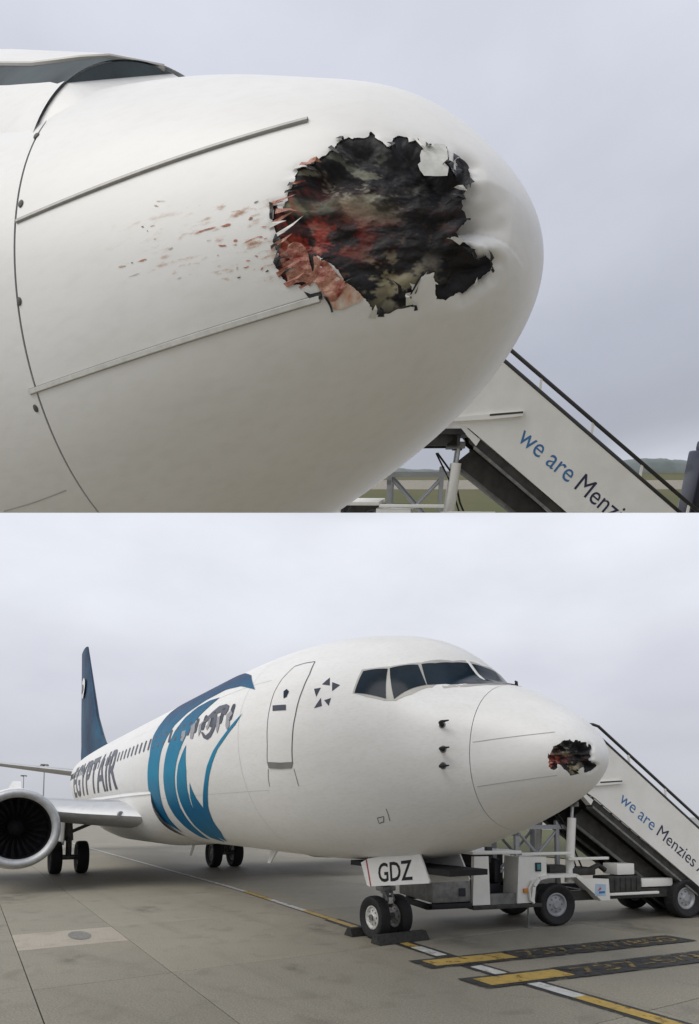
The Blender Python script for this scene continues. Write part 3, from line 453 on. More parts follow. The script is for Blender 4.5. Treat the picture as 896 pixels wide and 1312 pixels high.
def smear_material():
    """a thin dried film: covers the paint only where the streaky mask says so"""
    m=bpy.data.materials.new('dried_film'); m.use_nodes=True; t=m.node_tree; b=t.nodes['Principled BSDF']; L=t.links.new
    b.inputs['Roughness'].default_value=.5
    at=t.nodes.new('ShaderNodeAttribute'); at.attribute_name='Col'; tc=t.nodes.new('ShaderNodeTexCoord'); mp=t.nodes.new('ShaderNodeMapping'); mp.inputs['Rotation'].default_value=(0,math.radians(-8),0); mp.inputs['Scale'].default_value=(6,26,48); L(tc.outputs['Object'],mp.inputs[0])
    n=t.nodes.new('ShaderNodeTexNoise'); n.inputs['Scale'].default_value=1.; n.inputs['Detail'].default_value=5; n.inputs['Roughness'].default_value=.65; L(mp.outputs[0],n.inputs['Vector'])
    r=t.nodes.new('ShaderNodeMapRange'); r.inputs['From Min'].default_value=.55; r.inputs['From Max'].default_value=.72; L(n.outputs['Fac'],r.inputs['Value'])
    x=t.nodes.new('ShaderNodeMath'); x.operation='MULTIPLY'; L(r.outputs[0],x.inputs[0]); L(at.outputs['Fac'],x.inputs[1]); L(x.outputs[0],b.inputs['Alpha'])
    c=t.nodes.new('ShaderNodeValToRGB'); e=c.color_ramp.elements; e[0].position=.5; e[0].color=(.58,.36,.18,1); e[1].position=.72; e[1].color=(.42,.14,.05,1); L(n.outputs['Fac'],c.inputs[0]); L(c.outputs[0],b.inputs['Base Color'])
    return m
M_['film']=smear_material()
for k_ in range(4): wear(M_['fleck%d'%k_],55,.28,.52,.3 if k_!=1 else .6)
# ------------------------------------------------------------------ the airliner on the apron
TIP=(4.2547,0,2.6119)
air=thing('airliner','white airliner with blue falcon stripes and a hole in its nose on the apron','airliner')
sk=Skin(TIP,(1,1,1))
radome(sk,air,HOLE_L,CRATER_MAP_L,.02,M_,dent=True,fine=1.6)
shell(sk,air,38,M_['paint2'])
cockpit(sk,air)
for p in STRIPS_L: sk.line('diverter_strip',p,.008,M_['strip_soft'],air,off=.001,raise_=.003)
d=sk.decal('door',DOOR,M_['paint'],air,off=.004,step=.15)
sk.line('door_joint',DOOR,.020,M_['seam'],d,off=.006,closed=True)
sk.decal('door_sill',SILL,M_['strip_dark'],d,off=.012,step=.1)
sk.decal('door_handle',HANDLE,M_['navy'],d,off=.010,step=.1)
sk.decal('door_window',DOORWIN,M_['glass'],d,off=.010,step=.05)
for p in DOORLINES: sk.line('door_joint',p,.014,M_['seam'],air,off=.004)
for p in STAR: sk.decal('star_arrow',p,M_['navy'],air,off=.004,step=.1)
for p in (S1,S2,S3): sk.decal('livery_stripe',p,M_['blue'],air,off=.008,step=.10)
sk.decal('livery_stripe',S4,M_['blue'],air,off=.008,step=.10)
sk.decal('falcon_eye',EYE,M_['navy'],air,off=.011,step=.10)
for p in SCRIPT[:6]: sk.decal('script_letter',p,M_['script'],air,off=.011,step=.10)
sk.line('access_hatch',HATCH[0],.012,M_['seam'],air,off=.003,closed=True); sk.line('panel_joint',HATCH[1],.012,M_['seam'],air,off=.003)
for p_ in (2.62,3.62): sk.line('skin_joint',[(x_,p_) for x_ in np.linspace(5.3,16,40)],.006,M_['faint'],air,off=.0025)
for xs in (6.15,9.6,14.5): sk.line('skin_joint',[(xs,p) for p in np.linspace(1.7,4.6,30)],.008,M_['faint'],air,off=.0025)
for x,p in PROBES:
    P=sk.at(np.array([x]),np.array([p]),0.)[0]; Nn=sk.at(np.array([x]),np.array([p]),1.)[0]-P; P=Vector(P);Nn=Vector(Nn)
    pr=MB(); pr.tube([P-Nn*.01,P+Nn*.07,P+Nn*.085+Vector((.03,0,0)),P+Nn*.085+Vector((.17,0,0))],[.032,.022,.020,.008],10); pr.build('air_data_probe',M_['dark'],air)
    q=MB(); q.lathe([(0,.045),(.004,.045),(.004,.0)],P+Nn*.002,Nn,20); q.build('probe_plate',M_['strip_dark'],air)
# cabin windows: one mesh, one object each
V=[];Fw_=[];n=14
for k in range(n):
    a=2*math.pi*k/n; V.append((.105*math.copysign(abs(math.cos(a))**.6,math.cos(a)),0,.165*math.copysign(abs(math.sin(a))**.6,math.sin(a))))
V2=[(x*1.35,.003,z*1.25) for x,y,z in V]
wm=None
for i in range(46):
    xs=6.6+i*.515
    z=1.30
    x_=np.array([xs]); 
    # angle of the window belt
    q=math.sqrt(xs); t_,b_,w_,c_=[float(s(q)) for s in _S]; ph=math.pi-math.asin((z-c_)/(t_-c_))
    P=sk.at(x_,np.array([ph]),.006)[0]
    if wm is None:
        wm=mesh_obj('cabin_window',V,[tuple(range(n))],M_['glass'],air,smooth=False); o=wm
    else:
        o=wm.copy(); C.objects.link(o); o.parent=air
    o.location=P; o.rotation_euler=(-(math.asin((z-c_)/(t_-c_))),0,0)
# airline name along the fuselage
v,f=text_mesh('EGYPTAIR',2.05,bold=.025,sub=.12)
W=max(p[0] for p in v); X0,X1=27.6,16.9
xs=np.array([X0+(X1-X0)*p[0]/W for p in v]); zz=np.array([.28+p[1]*.95 for p in v])
q=np.sqrt(xs); t_,b_,w_,c_=[s(q) for s in _S]; sn=np.clip((zz-c_)/np.where(zz>c_,t_-c_,c_-b_),-1,1); ph=np.pi-np.arcsin(sn)
o=mesh_obj('airline_name',sk.at(xs,ph,.014),f,M_['navy'],air); fixn(o,sk,xs,ph)
# belly fairing under the wing
def fairing():
    st=[(12.9,0),(13.4,.45),(14.2,.85),(15,1),(17,1),(20,1),(21.6,.7),(23,.2),(23.6,0)]; ph=np.linspace(math.pi*.98,math.pi*2.02,40); rows=[]
    for x,k in st:
        c=.1; w_=1.75+.33*k; h=1.35+.27*k
        rows.append([(TIP[0]-x,w_*math.copysign(abs(math.cos(p))**.8,math.cos(p)),TIP[2]+c+h*-abs(math.sin(p))**.85) for p in ph])
    v=[p for r in rows for p in r]; n=len(ph); f=[(i*n+k,i*n+k+1,(i+1)*n+k+1,(i+1)*n+k) for i in range(len(rows)-1) for k in range(n-1)]
    o=mesh_obj('belly_fairing',v,f,M_['paint2'],air); bm=bmesh.new(); bm.from_mesh(o.data); bmesh.ops.recalc_face_normals(bm,faces=bm.faces[:]); bm.to_mesh(o.data); bm.free()
fairing()
# wings
M_['sdk']=mat('dark_titanium',(.025,.025,.028),.5,.3,var=.3,scale=10)
def foil(n=14):
    up=[];lo=[]
    for i in range(n+1):
        t=.5-.5*math.cos(math.pi*i/n); th=5*.13*(.2969*math.sqrt(t)-.126*t-.3516*t*t+.2843*t**3-.1015*t**4); up.append((t,th*1.05+.01*math.sin(math.pi*t))); lo.append((t,-th*.75))
    return up+lo[-2:0:-1]
M_['wing']=mat('wing_skin',(.40,.41,.42),.4,.25,var=.1,scale=2.,stretch=(1,.4,1))
M_['wingle']=mat('leading_edge_metal',(.55,.56,.57),.42,.4,var=.05)
def wing(name,secs,side,m,le=None,parent=air):
    F_=foil(); n=len(F_); v=[]
    for X,y,z,ch,tk in secs: v+=[(X-t*ch,side*y,z+h*ch*tk) for t,h in F_]
    f=[(i*n+k,i*n+(k+1)%n,(i+1)*n+(k+1)%n,(i+1)*n+k) for i in range(len(secs)-1) for k in range(n)]+[tuple(range(n)),tuple((len(secs)-1)*n+k for k in range(n))]
    b=MB(); b.add(v,f); o=b.build(name,m,parent)
    if le:
        k0=[n-3,n-2,n-1,0,1,2,3]; v=[]
        for X,y,z,ch,tk in secs:
            for k in k0:
                t,h=F_[k]; v.append((X-t*ch+.012,side*y,z+h*ch*tk*1.03))
        q=len(k0); b=MB(); b.add(v,[(i*q+k,i*q+k+1,(i+1)*q+k+1,(i+1)*q+k) for i in range(len(secs)-1) for k in range(q-1)]); b.build('leading_edge',le,o)
    return o
WS=[(-8.9,.9,1.92,8.4,.9),(-10.3,3.2,2.06,6.6,.9),(-11.2,4.9,2.22,5.2,.95),(-14.2,11,2.72,3.1,.85),(-17.0,16.9,3.2,1.5,.8)]
for s in (-1,1):
    wing('wing',WS,s,M_['wing'],M_['wingle'])
    wl=MB(); wl.add(*[(lambda P:(P,[(0,1,2,3),(7,6,5,4),(0,4,5,1),(1,5,6,2),(2,6,7,3),(3,7,4,0)]))([(-17.0,s*16.85,3.2),(-18.5,s*16.85,3.2),(-19.9,s*17.5,5.5),(-19.4,s*17.5,5.6),(-17.0,s*16.97,3.2),(-18.5,s*16.97,3.2),(-19.9,s*17.56,5.5),(-19.4,s*17.56,5.6)])][0]); wl.build('winglet',M_['navy'],air,smooth=False)
    wing('horizontal_stabiliser',[(-30.9,.35,4.55,3.9,.75),(-33.9,7.1,5.35,1.3,.7)],s,M_['wing'],M_['wingle'])
    # landing light in the wing root
    b=MB(); b.lathe([(0,.10),(.05,.10),(.05,0)],(-9.78,s*2.3,2.03),(1,-s*.5,0),20); b.build('landing_light',M_['script'],air)
    # engine
    ec=(-9.62,s*4.83,1.68); ax=(-1,0,-.02)
    b=MB(); b.lathe([(.12,.80),(.03,.86),(0,.915),(.02,.97),(.08,1.0),(.2,1.03)],ec,ax,56); eng=b.build('intake_lip',M_['metal'],air,auto=60)
    b=MB(); b.lathe([(.2,1.03),(.9,1.09),(1.7,1.10),(2.5,1.03),(3.3,.90),(3.3,.86),(2.4,.90)],ec,ax,56); b.build('engine_cowl',M_['paint2'],air,auto=60)
    b=MB(); b.lathe([(.12,.80),(.5,.78),(1.0,.79)],ec,ax,56); b.build('intake_duct',M_['sdk'],air)
    b=MB(); b.lathe([(2.4,.88),(2.6,.62),(4.2,.46),(4.2,.3),(4.9,.02)],ec,ax,32); b.build('core_nozzle',M_['steel'],air)
    fan=MB()
    for k in range(24):
        a=2*math.pi*k/24; d=.11
        P=lambda r,h,aa:(ec[0]-.95-h,ec[1]+r*math.cos(aa),ec[2]+r*math.sin(aa))
        fan.add([P(.22,-.09,a-.16),P(.22,.09,a+.16),P(.5,.06,a+.10),P(.785,.04,a+.14),P(.785,-.06,a),P(.5,-.08,a-.07)],[(0,1,2,5),(5,2,3,4)])
    fan.lathe([(1.10,.8),(1.10,0)],ec,ax,32)
    fo=fan.build('fan',M_['sdk'],air,auto=20)
    b=MB(); b.lathe([(.62,0.005),(.72,.09),(.85,.17),(1.0,.23)],ec,ax,24); b.build('spinner',M_['dark'],air)
    b=MB(); b.add([(-10.3,s*4.83-.08,2.72),(-10.3,s*4.83+.08,2.72),(-13.5,s*4.83-.16,2.25),(-13.5,s*4.83+.16,2.25),(-12.6,s*4.83-.16,3.0-.25),(-12.6,s*4.83+.16,2.75),(-10.9,s*4.83-.1,2.95),(-10.9,s*4.83+.1,2.95)],[(0,2,4,6),(1,7,5,3),(0,6,7,1),(6,4,5,7),(2,3,5,4),(0,1,3,2)]); b.build('engine_pylon',M_['paint2'],air)
# tail fin
M_['fin']=mat('fin_navy',(.010,.020,.060),.5,scale=.35,col2=(.008,.075,.14),spec=.25,stretch=(1,1,.8))
secs=[(-22.3,5.28,11.5,.10),(-25.4,5.75,8.6,.35),(-26.9,6.35,7.0,.8),(-28.6,7.6,5.6,.85),(-32.6,12.45,2.3,.8)]
F_=foil(); n=len(F_); v=[]
for X,z,ch,tk in secs: v+=[(X-t*ch,h*ch*tk,z) for t,h in F_]
# symmetric thickness
v=[(x,(1 if k%n<=n//2 else -1)*abs(y)*.95,z) for k,(x,y,z) in enumerate(v)]
b=MB(); b.add(v,[(i*n+k,i*n+(k+1)%n,(i+1)*n+(k+1)%n,(i+1)*n+k) for i in range(len(secs)-1) for k in range(n)]+[tuple((len(secs)-1)*n+k for k in range(n))]); fin=b.build('tail_fin',M_['fin'],air)
def fin_y(x,z):
    for (X0,z0,c0,t0),(X1,z1,c1,t1) in zip(secs,secs[1:]):
        if z0<=z<=z1:
            k=(z-z0)/(z1-z0); X=X0+(X1-X0)*k; ch=c0+(c1-c0)*k; tk=t0+(t1-t0)*k; t=min(max((X-x)/ch,0),1)
            return 5*.13*(.2969*math.sqrt(t)-.126*t-.3516*t*t+.2843*t**3-.1015*t**4)*1.05*ch*tk
    return .1
for sd in (-1,1):
    ctr=(-32.3,9.75); pts=[(ctr[0]+.85*math.cos(2*math.pi*k/20),ctr[1]+.62*math.sin(2*math.pi*k/20)) for k in range(20)]
    em=mesh_obj('tail_emblem',[(x,sd*(fin_y(x,z)+.03),z) for x,z in pts],[tuple(range(20))],M_['paint'],fin,smooth=False)
    pts=[(-31.9,9.6),(-32.1,9.95),(-32.6,10.05),(-33.0,9.6),(-32.6,9.35),(-32.3,9.55)]
    mesh_obj('falcon_head',[(x,sd*(fin_y(x,z)+.06),z) for x,z in pts],[tuple(range(6))],M_['navy'],em,smooth=False)
# landing gear
def wheel(parent,ctr,r,wd,hubm,rim=.55,nt=36,axis=(0,1,0)):
    b=MB(); h=wd/2
    b.lathe([(-h*.55,r*rim),(-h*.95,r*.78),(-h,r*.88),(-h*.86,r*.965),(-h*.5,r),(h*.5,r),(h*.86,r*.965),(h,r*.88),(h*.95,r*.78),(h*.55,r*rim)],ctr,axis,nt); ty=b.build('tyre',M_['black'],parent,auto=30)
    for k in (-.28,0,.28):
        g=MB(); g.lathe([(h*k-.006,r*1.003),(h*k+.006,r*1.003)],ctr,axis,nt); g.build('tread_groove',M_['dark'],ty)
    b=MB(); b.lathe([(-h*.62,0),(-h*.62,r*.16),(-h*.5,r*.2),(-h*.34,r*.42),(-h*.62,r*.5),(-h*.6,r*rim),(h*.6,r*rim),(h*.62,r*.5),(h*.34,r*.42),(h*.5,r*.2),(h*.62,r*.16),(h*.62,0)],ctr,axis,28); hb=b.build('rim',hubm,parent,auto=30)
    bl=MB(); ax=Vector(axis).normalized(); u=(Vector((0,0,1)) if abs(ax.z)<.9 else Vector((1,0,0))).cross(ax).normalized(); w_=ax.cross(u)
    for k in range(8):
        a=2*math.pi*k/8; 
        for sd in (-1,1): bl.lathe([(0,r*.045),(h*.10,r*.045),(h*.10,0)],Vector(ctr)+ax*sd*h*.36+(u*math.cos(a)+w_*math.sin(a))*r*.32,ax*sd,8)
    bl.build('wheel_bolts',M_['steel'],hb)
for y in (-.215,.215): wheel(air,(0.05,y,.345),.345,.20,M_['hub'])
b=MB(); b.tube([(.05,-.3,.345),(.05,.3,.345)],.05); b.tube([(.05,0,.3),(.05,0,.78)],.055); b.tube([(.05,0,.72),(.0,0,1.5)],.085); b.tube([(.05,-.06,.45),(.2,-.06,.62),(.09,-.06,.82)],.022); b.tube([(.05,.06,.45),(.2,.06,.62),(.09,.06,.82)],.022); b.tube([(.08,-.1,.9),(.9,-.1,1.35)],.03); b.tube([(.08,.1,.9),(.9,.1,1.35)],.03); b.box((-.06,-.13,.76),(.16,.13,.84),.02); b.build('nose_gear_strut',M_['steel'],air)
b=MB(); b.tube([(.10,-.05,.50),(.17,-.05,.44),(.24,-.05,.50)],.02); b.box((.11,-.05,.56),(.20,.05,.66),.01); b.build('taxi_light',M_['hub'],air)
# nose wheel doors with the registration letters
GDZ=[(-.12,1.22),(.1,1.30),(1.38,1.47),(1.48,1.44),(1.70,1.07),(1.68,1.04),(.13,.855),(.06,.87)]
for y0,y1 in ((-.375,-.35),(.35,.375)):
    b=MB(); b.prism([(x,z) for x,z in GDZ],lambda a,c,t:(a,t,c),y0,y1); gd=b.build('nose_gear_door',M_['paint'],air,smooth=False)
    if y0<0:
        v,f=text_mesh('GDZ',.40,bold=.006); Wt=max(p[0] for p in v); xa=Vector((1,.0,.125)).normalized(); za=Vector((-.10,0,1)).normalized(); og=Vector((.40,-.3785,.95))
        o=mesh_obj('registration_letters',[og+xa*(p[0]*.92*1.0/Wt)+za*(p[1]*1.02) for p in v],f,M_['dark'],gd,smooth=False)
        b=MB(); b.prism([(.03,1.27),(.065,1.285),(.2,.865),(.165,.86)],lambda a,c,t:(a,t,c),-.3775,-.376); b.build('red_stripe',mat('red_line',(.35,.04,.04),.5),gd,smooth=False)
b=MB(); b.box((-.5,-.34,1.16),(2.1,.34,1.24)); b.build('nose_gear_bay_shade',M_['dark'],air,smooth=False)  # dark slab standing in for the shade under the fuselage at the bay
for s in (-1,1):
    for y in (2.43,3.29): wheel(air,(-15.6,s*y,.565),.565,.38,M_['steel'])
    b=MB(); b.tube([(-15.6,s*2.35,.565),(-15.6,s*3.37,.565)],.09); b.tube([(-15.6,s*2.86,.5),(-15.6,s*2.86,1.25)],.10); b.tube([(-15.6,s*2.86,1.15),(-15.5,s*2.95,2.2)],.15); b.tube([(-15.55,s*2.8,1.45),(-15.3,s*1.5,2.05)],.06); b.tube([(-15.45,s*2.86,.65),(-15.2,s*2.86,.95),(-15.45,s*2.86,1.25)],.04); b.build('main_gear_strut',M_['steel'],air)
    b=MB(); b.prism([(-15.2,1.0),(-14.95,2.0),(-16.1,2.0),(-16.0,1.0)],lambda a,c,t:(a,t,c),s*3.06,s*3.09); b.build('main_gear_door',M_['paint2'],air,smooth=False)
b=MB(); b.add([(-4.2,-.02,1.26),(-4.55,-.02,1.26),(-4.75,-.02,.92),(-4.6,-.02,.92),(-4.2,.02,1.26),(-4.55,.02,1.26),(-4.75,.02,.92),(-4.6,.02,.92)],[(0,1,2,3),(7,6,5,4),(0,3,7,4),(1,5,6,2),(3,2,6,7)]); b.build('blade_antenna',M_['paint'],air)
b=MB(); b.add([(-10.2,-.015,1.2),(-10.4,-.015,1.2),(-10.75,-.015,.78),(-10.6,-.015,.78),(-10.2,.015,1.2),(-10.4,.015,1.2),(-10.75,.015,.78),(-10.6,.015,.78)],[(0,1,2,3),(7,6,5,4),(0,3,7,4),(1,5,6,2),(3,2,6,7)]); b.build('drain_mast',M_['paint'],air)
P=sk.at(np.array([1.32]),np.array([1.45]),0.)[0]; b=MB(); b.tube([P+np.array([0,0,-.01]),P+np.array([0,0,.05]),P+np.array([-.02,0,.06])],[.025,.018,.012],8); b.build('wiper_pivot',M_['dark'],air)
# chocks at the nose wheel
M_['chock']=mat('chock_rubber',(.03,.03,.028),.8,var=.3,scale=20,bump=.3)
for x,lab,d_ in ((-.36,'black rubber chock on the tail side of the nose wheels',1),(.47,'black rubber chock ahead of the nose wheels by the gear door',-1)):
    b=MB(); b.prism([(x-.13,0.009),(x+.13,0.009),(x+.03*d_+.05,.14),(x+.03*d_-.05,.14)],lambda a,c,t:(a,t,c),-.48,.48); o=b.build('wheel_chock',M_['chock'],None,smooth=False); tag(o,lab,'chock','chocks at the nose wheels')
# ------------------------------------------------------------------ apron
def concrete(name,c1,c2,seed=0.):
    m=bpy.data.materials.new(name); m.use_nodes=True; t=m.node_tree; b=t.nodes['Principled BSDF']; L=t.links.new
    b.inputs['Specular IOR Level'].default_value=.35
    tc=t.nodes.new('ShaderNodeTexCoord'); src=tc.outputs['Object']
    oi=t.nodes.new('ShaderNodeObjectInfo'); 
    n=t.nodes.new('ShaderNodeTexNoise'); n.inputs['Scale'].default_value=.35; n.inputs['Detail'].default_value=8; n.inputs['Roughness'].default_value=.62; L(src,n.inputs['Vector'])
    n2=t.nodes.new('ShaderNodeTexNoise'); n2.inputs['Scale'].default_value=45; n2.inputs['Detail'].default_value=6; L(src,n2.inputs['Vector'])
    n3=t.nodes.new('ShaderNodeTexNoise'); n3.inputs['Scale'].default_value=2.2; n3.inputs['Detail'].default_value=6; n3.inputs['Distortion'].default_value=.8; L(src,n3.inputs['Vector'])
    r=t.nodes.new('ShaderNodeValToRGB'); e=r.color_ramp.elements; e[0].position=.3; e[0].color=(*c2,1); e[1].position=.7; e[1].color=(*c1,1); L(n.outputs['Fac'],r.inputs[0])
    r2=t.nodes.new('ShaderNodeValToRGB'); e=r2.color_ramp.elements; e[0].position=.3; e[0].color=(.74,.74,.73,1); e[1].position=.7; e[1].color=(1.2,1.2,1.2,1); L(n2.outputs['Fac'],r2.inputs[0])
    r3=t.nodes.new('ShaderNodeValToRGB'); e=r3.color_ramp.elements; e[0].position=.30; e[0].color=(.82,.81,.80,1); e[1].position=.46; e[1].color=(1,1,1,1); L(n3.outputs['Fac'],r3.inputs[0])
    def mul(a,b_):
        x=t.nodes.new('ShaderNodeMix'); x.data_type='RGBA'; x.blend_type='MULTIPLY'; x.inputs['Factor'].default_value=1; L(a,x.inputs['A']); L(b_,x.inputs['B']); return x.outputs['Result']
    rv=t.nodes.new('ShaderNodeMapRange'); rv.inputs['To Min'].default_value=.93; rv.inputs['To Max'].default_value=1.06; L(oi.outputs['Random'],rv.inputs['Value'])
    cc=t.nodes.new('ShaderNodeCombineColor'); [L(rv.outputs[0],cc.inputs[i]) for i in range(3)]
    L(mul(mul(mul(r.outputs[0],r2.outputs[0]),r3.outputs[0]),cc.outputs[0]),b.inputs['Base Color'])
    rr=t.nodes.new('ShaderNodeMapRange'); rr.inputs['To Min'].default_value=.5; rr.inputs['To Max'].default_value=.85; L(n3.outputs['Fac'],rr.inputs['Value']); L(rr.outputs[0],b.inputs['Roughness'])
    bp=t.nodes.new('ShaderNodeBump'); bp.inputs['Strength'].default_value=.35; bp.inputs['Distance'].default_value=.006; L(n2.outputs['Fac'],bp.inputs['Height']); L(bp.outputs[0],b.inputs['Normal'])
    return m
M_['conc']=concrete('apron_concrete',(.285,.263,.212),(.245,.227,.182)); M_['patch']=concrete('patched_concrete',(.40,.36,.30),(.34,.305,.25))
M_['tar']=mat('joint_tar',(.028,.027,.025),.7)
b=MB(); S=3000.; b.add([(-S,-S,-.03),(S,-S,-.03),(S,S,-.03),(-S,S,-.03)],[(0,1,2,3)]); apron=structure(b.build('apron',M_['conc'],None,smooth=False))
# slabs round the parking stand: each its own piece, tar joints between them
g=.012
YS=[-20.5,-16.4,-12.3,-8.75,-5.25,-3.65,0.15,3.9,7.7,11.5,15.3]; XS=[-42,-34.4,-26.8,-19.2,-11.6,-7.4,-3.35,.62,4.7,8.8,12.9]
b=MB(); b.add([(-42,-20.5,-.022),(12.9,-20.5,-.022),(12.9,15.3,-.022),(-42,15.3,-.022)],[(0,1,2,3)]); tj=b.build('joint_filler',M_['tar'],apron,smooth=False)
rng=random.Random(3)
def slab(x0,x1,y0,y1,m,nm='slab'):
    cx,cy=(x0+x1)/2,(y0+y1)/2; dz=rng.uniform(-.0015,.0015)
    b=MB(); e=.006; hx,hy=(x1-x0)/2-g/2,(y1-y0)/2-g/2
    o4=[(-hx,-hy),(hx,-hy),(hx,hy),(-hx,hy)]; i4=[(-hx+e,-hy+e),(hx-e,-hy+e),(hx-e,hy-e),(-hx+e,hy-e)]
    b.add([(x,y,-.025) for x,y in o4]+[(x,y,-.004) for x,y in o4]+[(x,y,dz) for x,y in i4],[(0,1,5,4),(1,2,6,5),(2,3,7,6),(3,0,4,7),(4,5,9,8),(5,6,10,9),(6,7,11,10),(7,4,8,11),(8,9,10,11)])
    o=b.build(nm,m,apron,smooth=False); o.location=(cx,cy,0); return o
for i in range(len(XS)-1):
    for j in range(len(YS)-1):
        x0,x1,y0,y1=XS[i],XS[i+1],YS[j],YS[j+1]
        if (y0,x0)==(-5.25,-3.35): slab(x0,-1.88,y0,y1,M_['patch']); slab(-1.88,x1,y0,y1,M_['conc'])
        else: slab(x0,x1,y0,y1,M_['conc'])
b=MB(); n=24; b.add([(-2.72+.42*math.cos(2*math.pi*k/n),-4.28+.17*math.sin(2*math.pi*k/n),.006) for k in range(n)],[tuple(range(n))]); b.build('manhole_cover',mat('manhole',(.21,.205,.185),.6,var=.3,scale=30),apron,smooth=False)
# paint on the concrete
def marking(name,m,poly,z=.008): 
    b=MB(); b.add([(x,y,z) for x,y in poly],[tuple(range(len(poly)))]); o=b.build(name,m,apron,smooth=False)
    if o.data.polygons[0].normal.z<0: o.data.flip_normals()
    return o
M_['yel']=mat('yellow_paint',(.50,.33,.06),.55,var=.22,scale=9,col2=(.34,.24,.07)); M_['yeld']=mat('worn_yellow_paint',(.33,.23,.07),.6,scale=14,col2=(.16,.12,.05)); M_['wht']=mat('white_line_paint',(.60,.60,.58),.55,scale=7,col2=(.42,.42,.40)); M_['blk']=mat('black_line_paint',(.030,.030,.030),.6,var=.3,scale=8)
for k_,a_,b_,c_ in (('yel',.34,.46,.25),('wht',.34,.46,.25),('blk',.34,.50,.15),('yeld',.38,.56,.1)): wear(M_[k_],5.5,a_,b_,c_)
def cl(x): return np.interp(x,[-60,-33,-8,-3,0,2,5,14],[1.15,.76,.46,.19,0.,-.13,-.13,-.13])   # the lead-in line bends a little
def lineseg(x0,x1,m,w_,z,nm):
    n=max(1,int((x1-x0)/2)); xs=np.linspace(x0,x1,n+1); marking(nm,m,[(x,cl(x)-w_/2) for x in xs]+[(x,cl(x)+w_/2) for x in xs[::-1]],z)
lineseg(-2.0,13.5,M_['blk'],.34,.006,'line_border')
lineseg(-60,-2.0,M_['blk'],.20,.006,'line_border')
for x0,x1,k in ((-60,-8.6,1),(-8.6,-7.2,1),(-7.2,-5.3,0),(-5.3,-3.3,1),(-3.3,.95,0),(.95,1.62,1),(2.35,2.83,1),(3.33,4.02,1),(4.02,13.5,0)):
    lineseg(x0,x1,M_['wht'] if k else M_['yel'],.15 if x0<-2 else .19,.010,'line_dash')
def bar(x,y0,y1,tx,nm):
    w_=.17; sk_=.18/1.3
    P=lambda dx,y:(x+dx+sk_*(y+.1),y)
    marking('bar_border',M_['blk'],[P(-w_-.09,y0-.14),P(w_+.09,y0-.14),P(w_+.09,y1+.14),P(-w_-.09,y1+.14)],.0125)
    marking('stop_bar',M_['yel'],[P(-w_,y0),P(w_,y0),P(w_,y1),P(-w_,y1)],.016)
    y2=y1+3.35
    marking('text_panel',M_['blk'],[P(-.27,y1+.02),P(.27,y1+.02),P(.27,y2),P(-.27,y2)],.0142)
    v,f=text_mesh(tx,.52); W=max(p[0] for p in v)
    L_=3.0
    b=MB(); b.add([(*P(.15-p[1]*.80,y1+.15+p[0]*L_/W),.0185) for p in v],f); o=b.build('painted_text',M_['yeld'],apron,smooth=False)
    if sum(p.normal.z for p in o.data.polygons)<0: o.data.flip_normals()
bar(2.0,-.58,.72,'737-6/7/800','a'); bar(3.1,-.64,.59,'737-5/900','b')
# oil stains and tyre marks: thin dark films, patchy
def film(name,dark,lo,hi,scale,radial=True,stretch=(1,1,1)):
    m=bpy.data.materials.new(name); m.use_nodes=True; t=m.node_tree; b=t.nodes['Principled BSDF']; L=t.links.new
    b.inputs['Base Color'].default_value=(*dark,1); b.inputs['Roughness'].default_value=.6
    tc=t.nodes.new('ShaderNodeTexCoord'); mp=t.nodes.new('ShaderNodeMapping'); mp.inputs['Scale'].default_value=stretch; L(tc.outputs['Object'],mp.inputs[0])
    n=t.nodes.new('ShaderNodeTexNoise'); n.inputs['Scale'].default_value=scale; n.inputs['Detail'].default_value=6; n.inputs['Roughness'].default_value=.65; L(mp.outputs[0],n.inputs['Vector'])
    r=t.nodes.new('ShaderNodeMapRange'); r.inputs['From Min'].default_value=lo; r.inputs['From Max'].default_value=hi; r.inputs['To Max'].default_value=.22 if radial else .07; L(n.outputs['Fac'],r.inputs['Value']); o=r.outputs[0]
    g_=t.nodes.new('ShaderNodeTexCoord'); v=t.nodes.new('ShaderNodeVectorMath'); v.operation='MULTIPLY_ADD'; v.inputs[1].default_value=(2,2,0); v.inputs[2].default_value=(-1,-1,0); L(g_.outputs['Generated'],v.inputs[0])
    ln=t.nodes.new('ShaderNodeVectorMath'); ln.operation='LENGTH'
    if radial: L(v.outputs[0],ln.inputs[0])
    else:
        sx=t.nodes.new('ShaderNodeSeparateXYZ'); L(v.outputs[0],sx.inputs[0]); cx=t.nodes.new('ShaderNodeCombineXYZ'); L(sx.outputs['Y'],cx.inputs[1]); L(cx.outputs[0],ln.inputs[0])
    f=t.nodes.new('ShaderNodeMapRange'); f.inputs['From Min'].default_value=1; f.inputs['From Max'].default_value=.35; L(ln.outputs['Value'],f.inputs['Value'])
    x=t.nodes.new('ShaderNodeMath'); x.operation='MULTIPLY'; L(o,x.inputs[0]); L(f.outputs[0],x.inputs[1]); L(x.outputs[0],b.inputs['Alpha']); return m
M_['oil']=film('oil_stain',(.02,.019,.017),.40,.60,2.5); M_['tyremark']=film('tyre_mark',(.03,.03,.03),.42,.66,1.2,False,(.4,3,1))
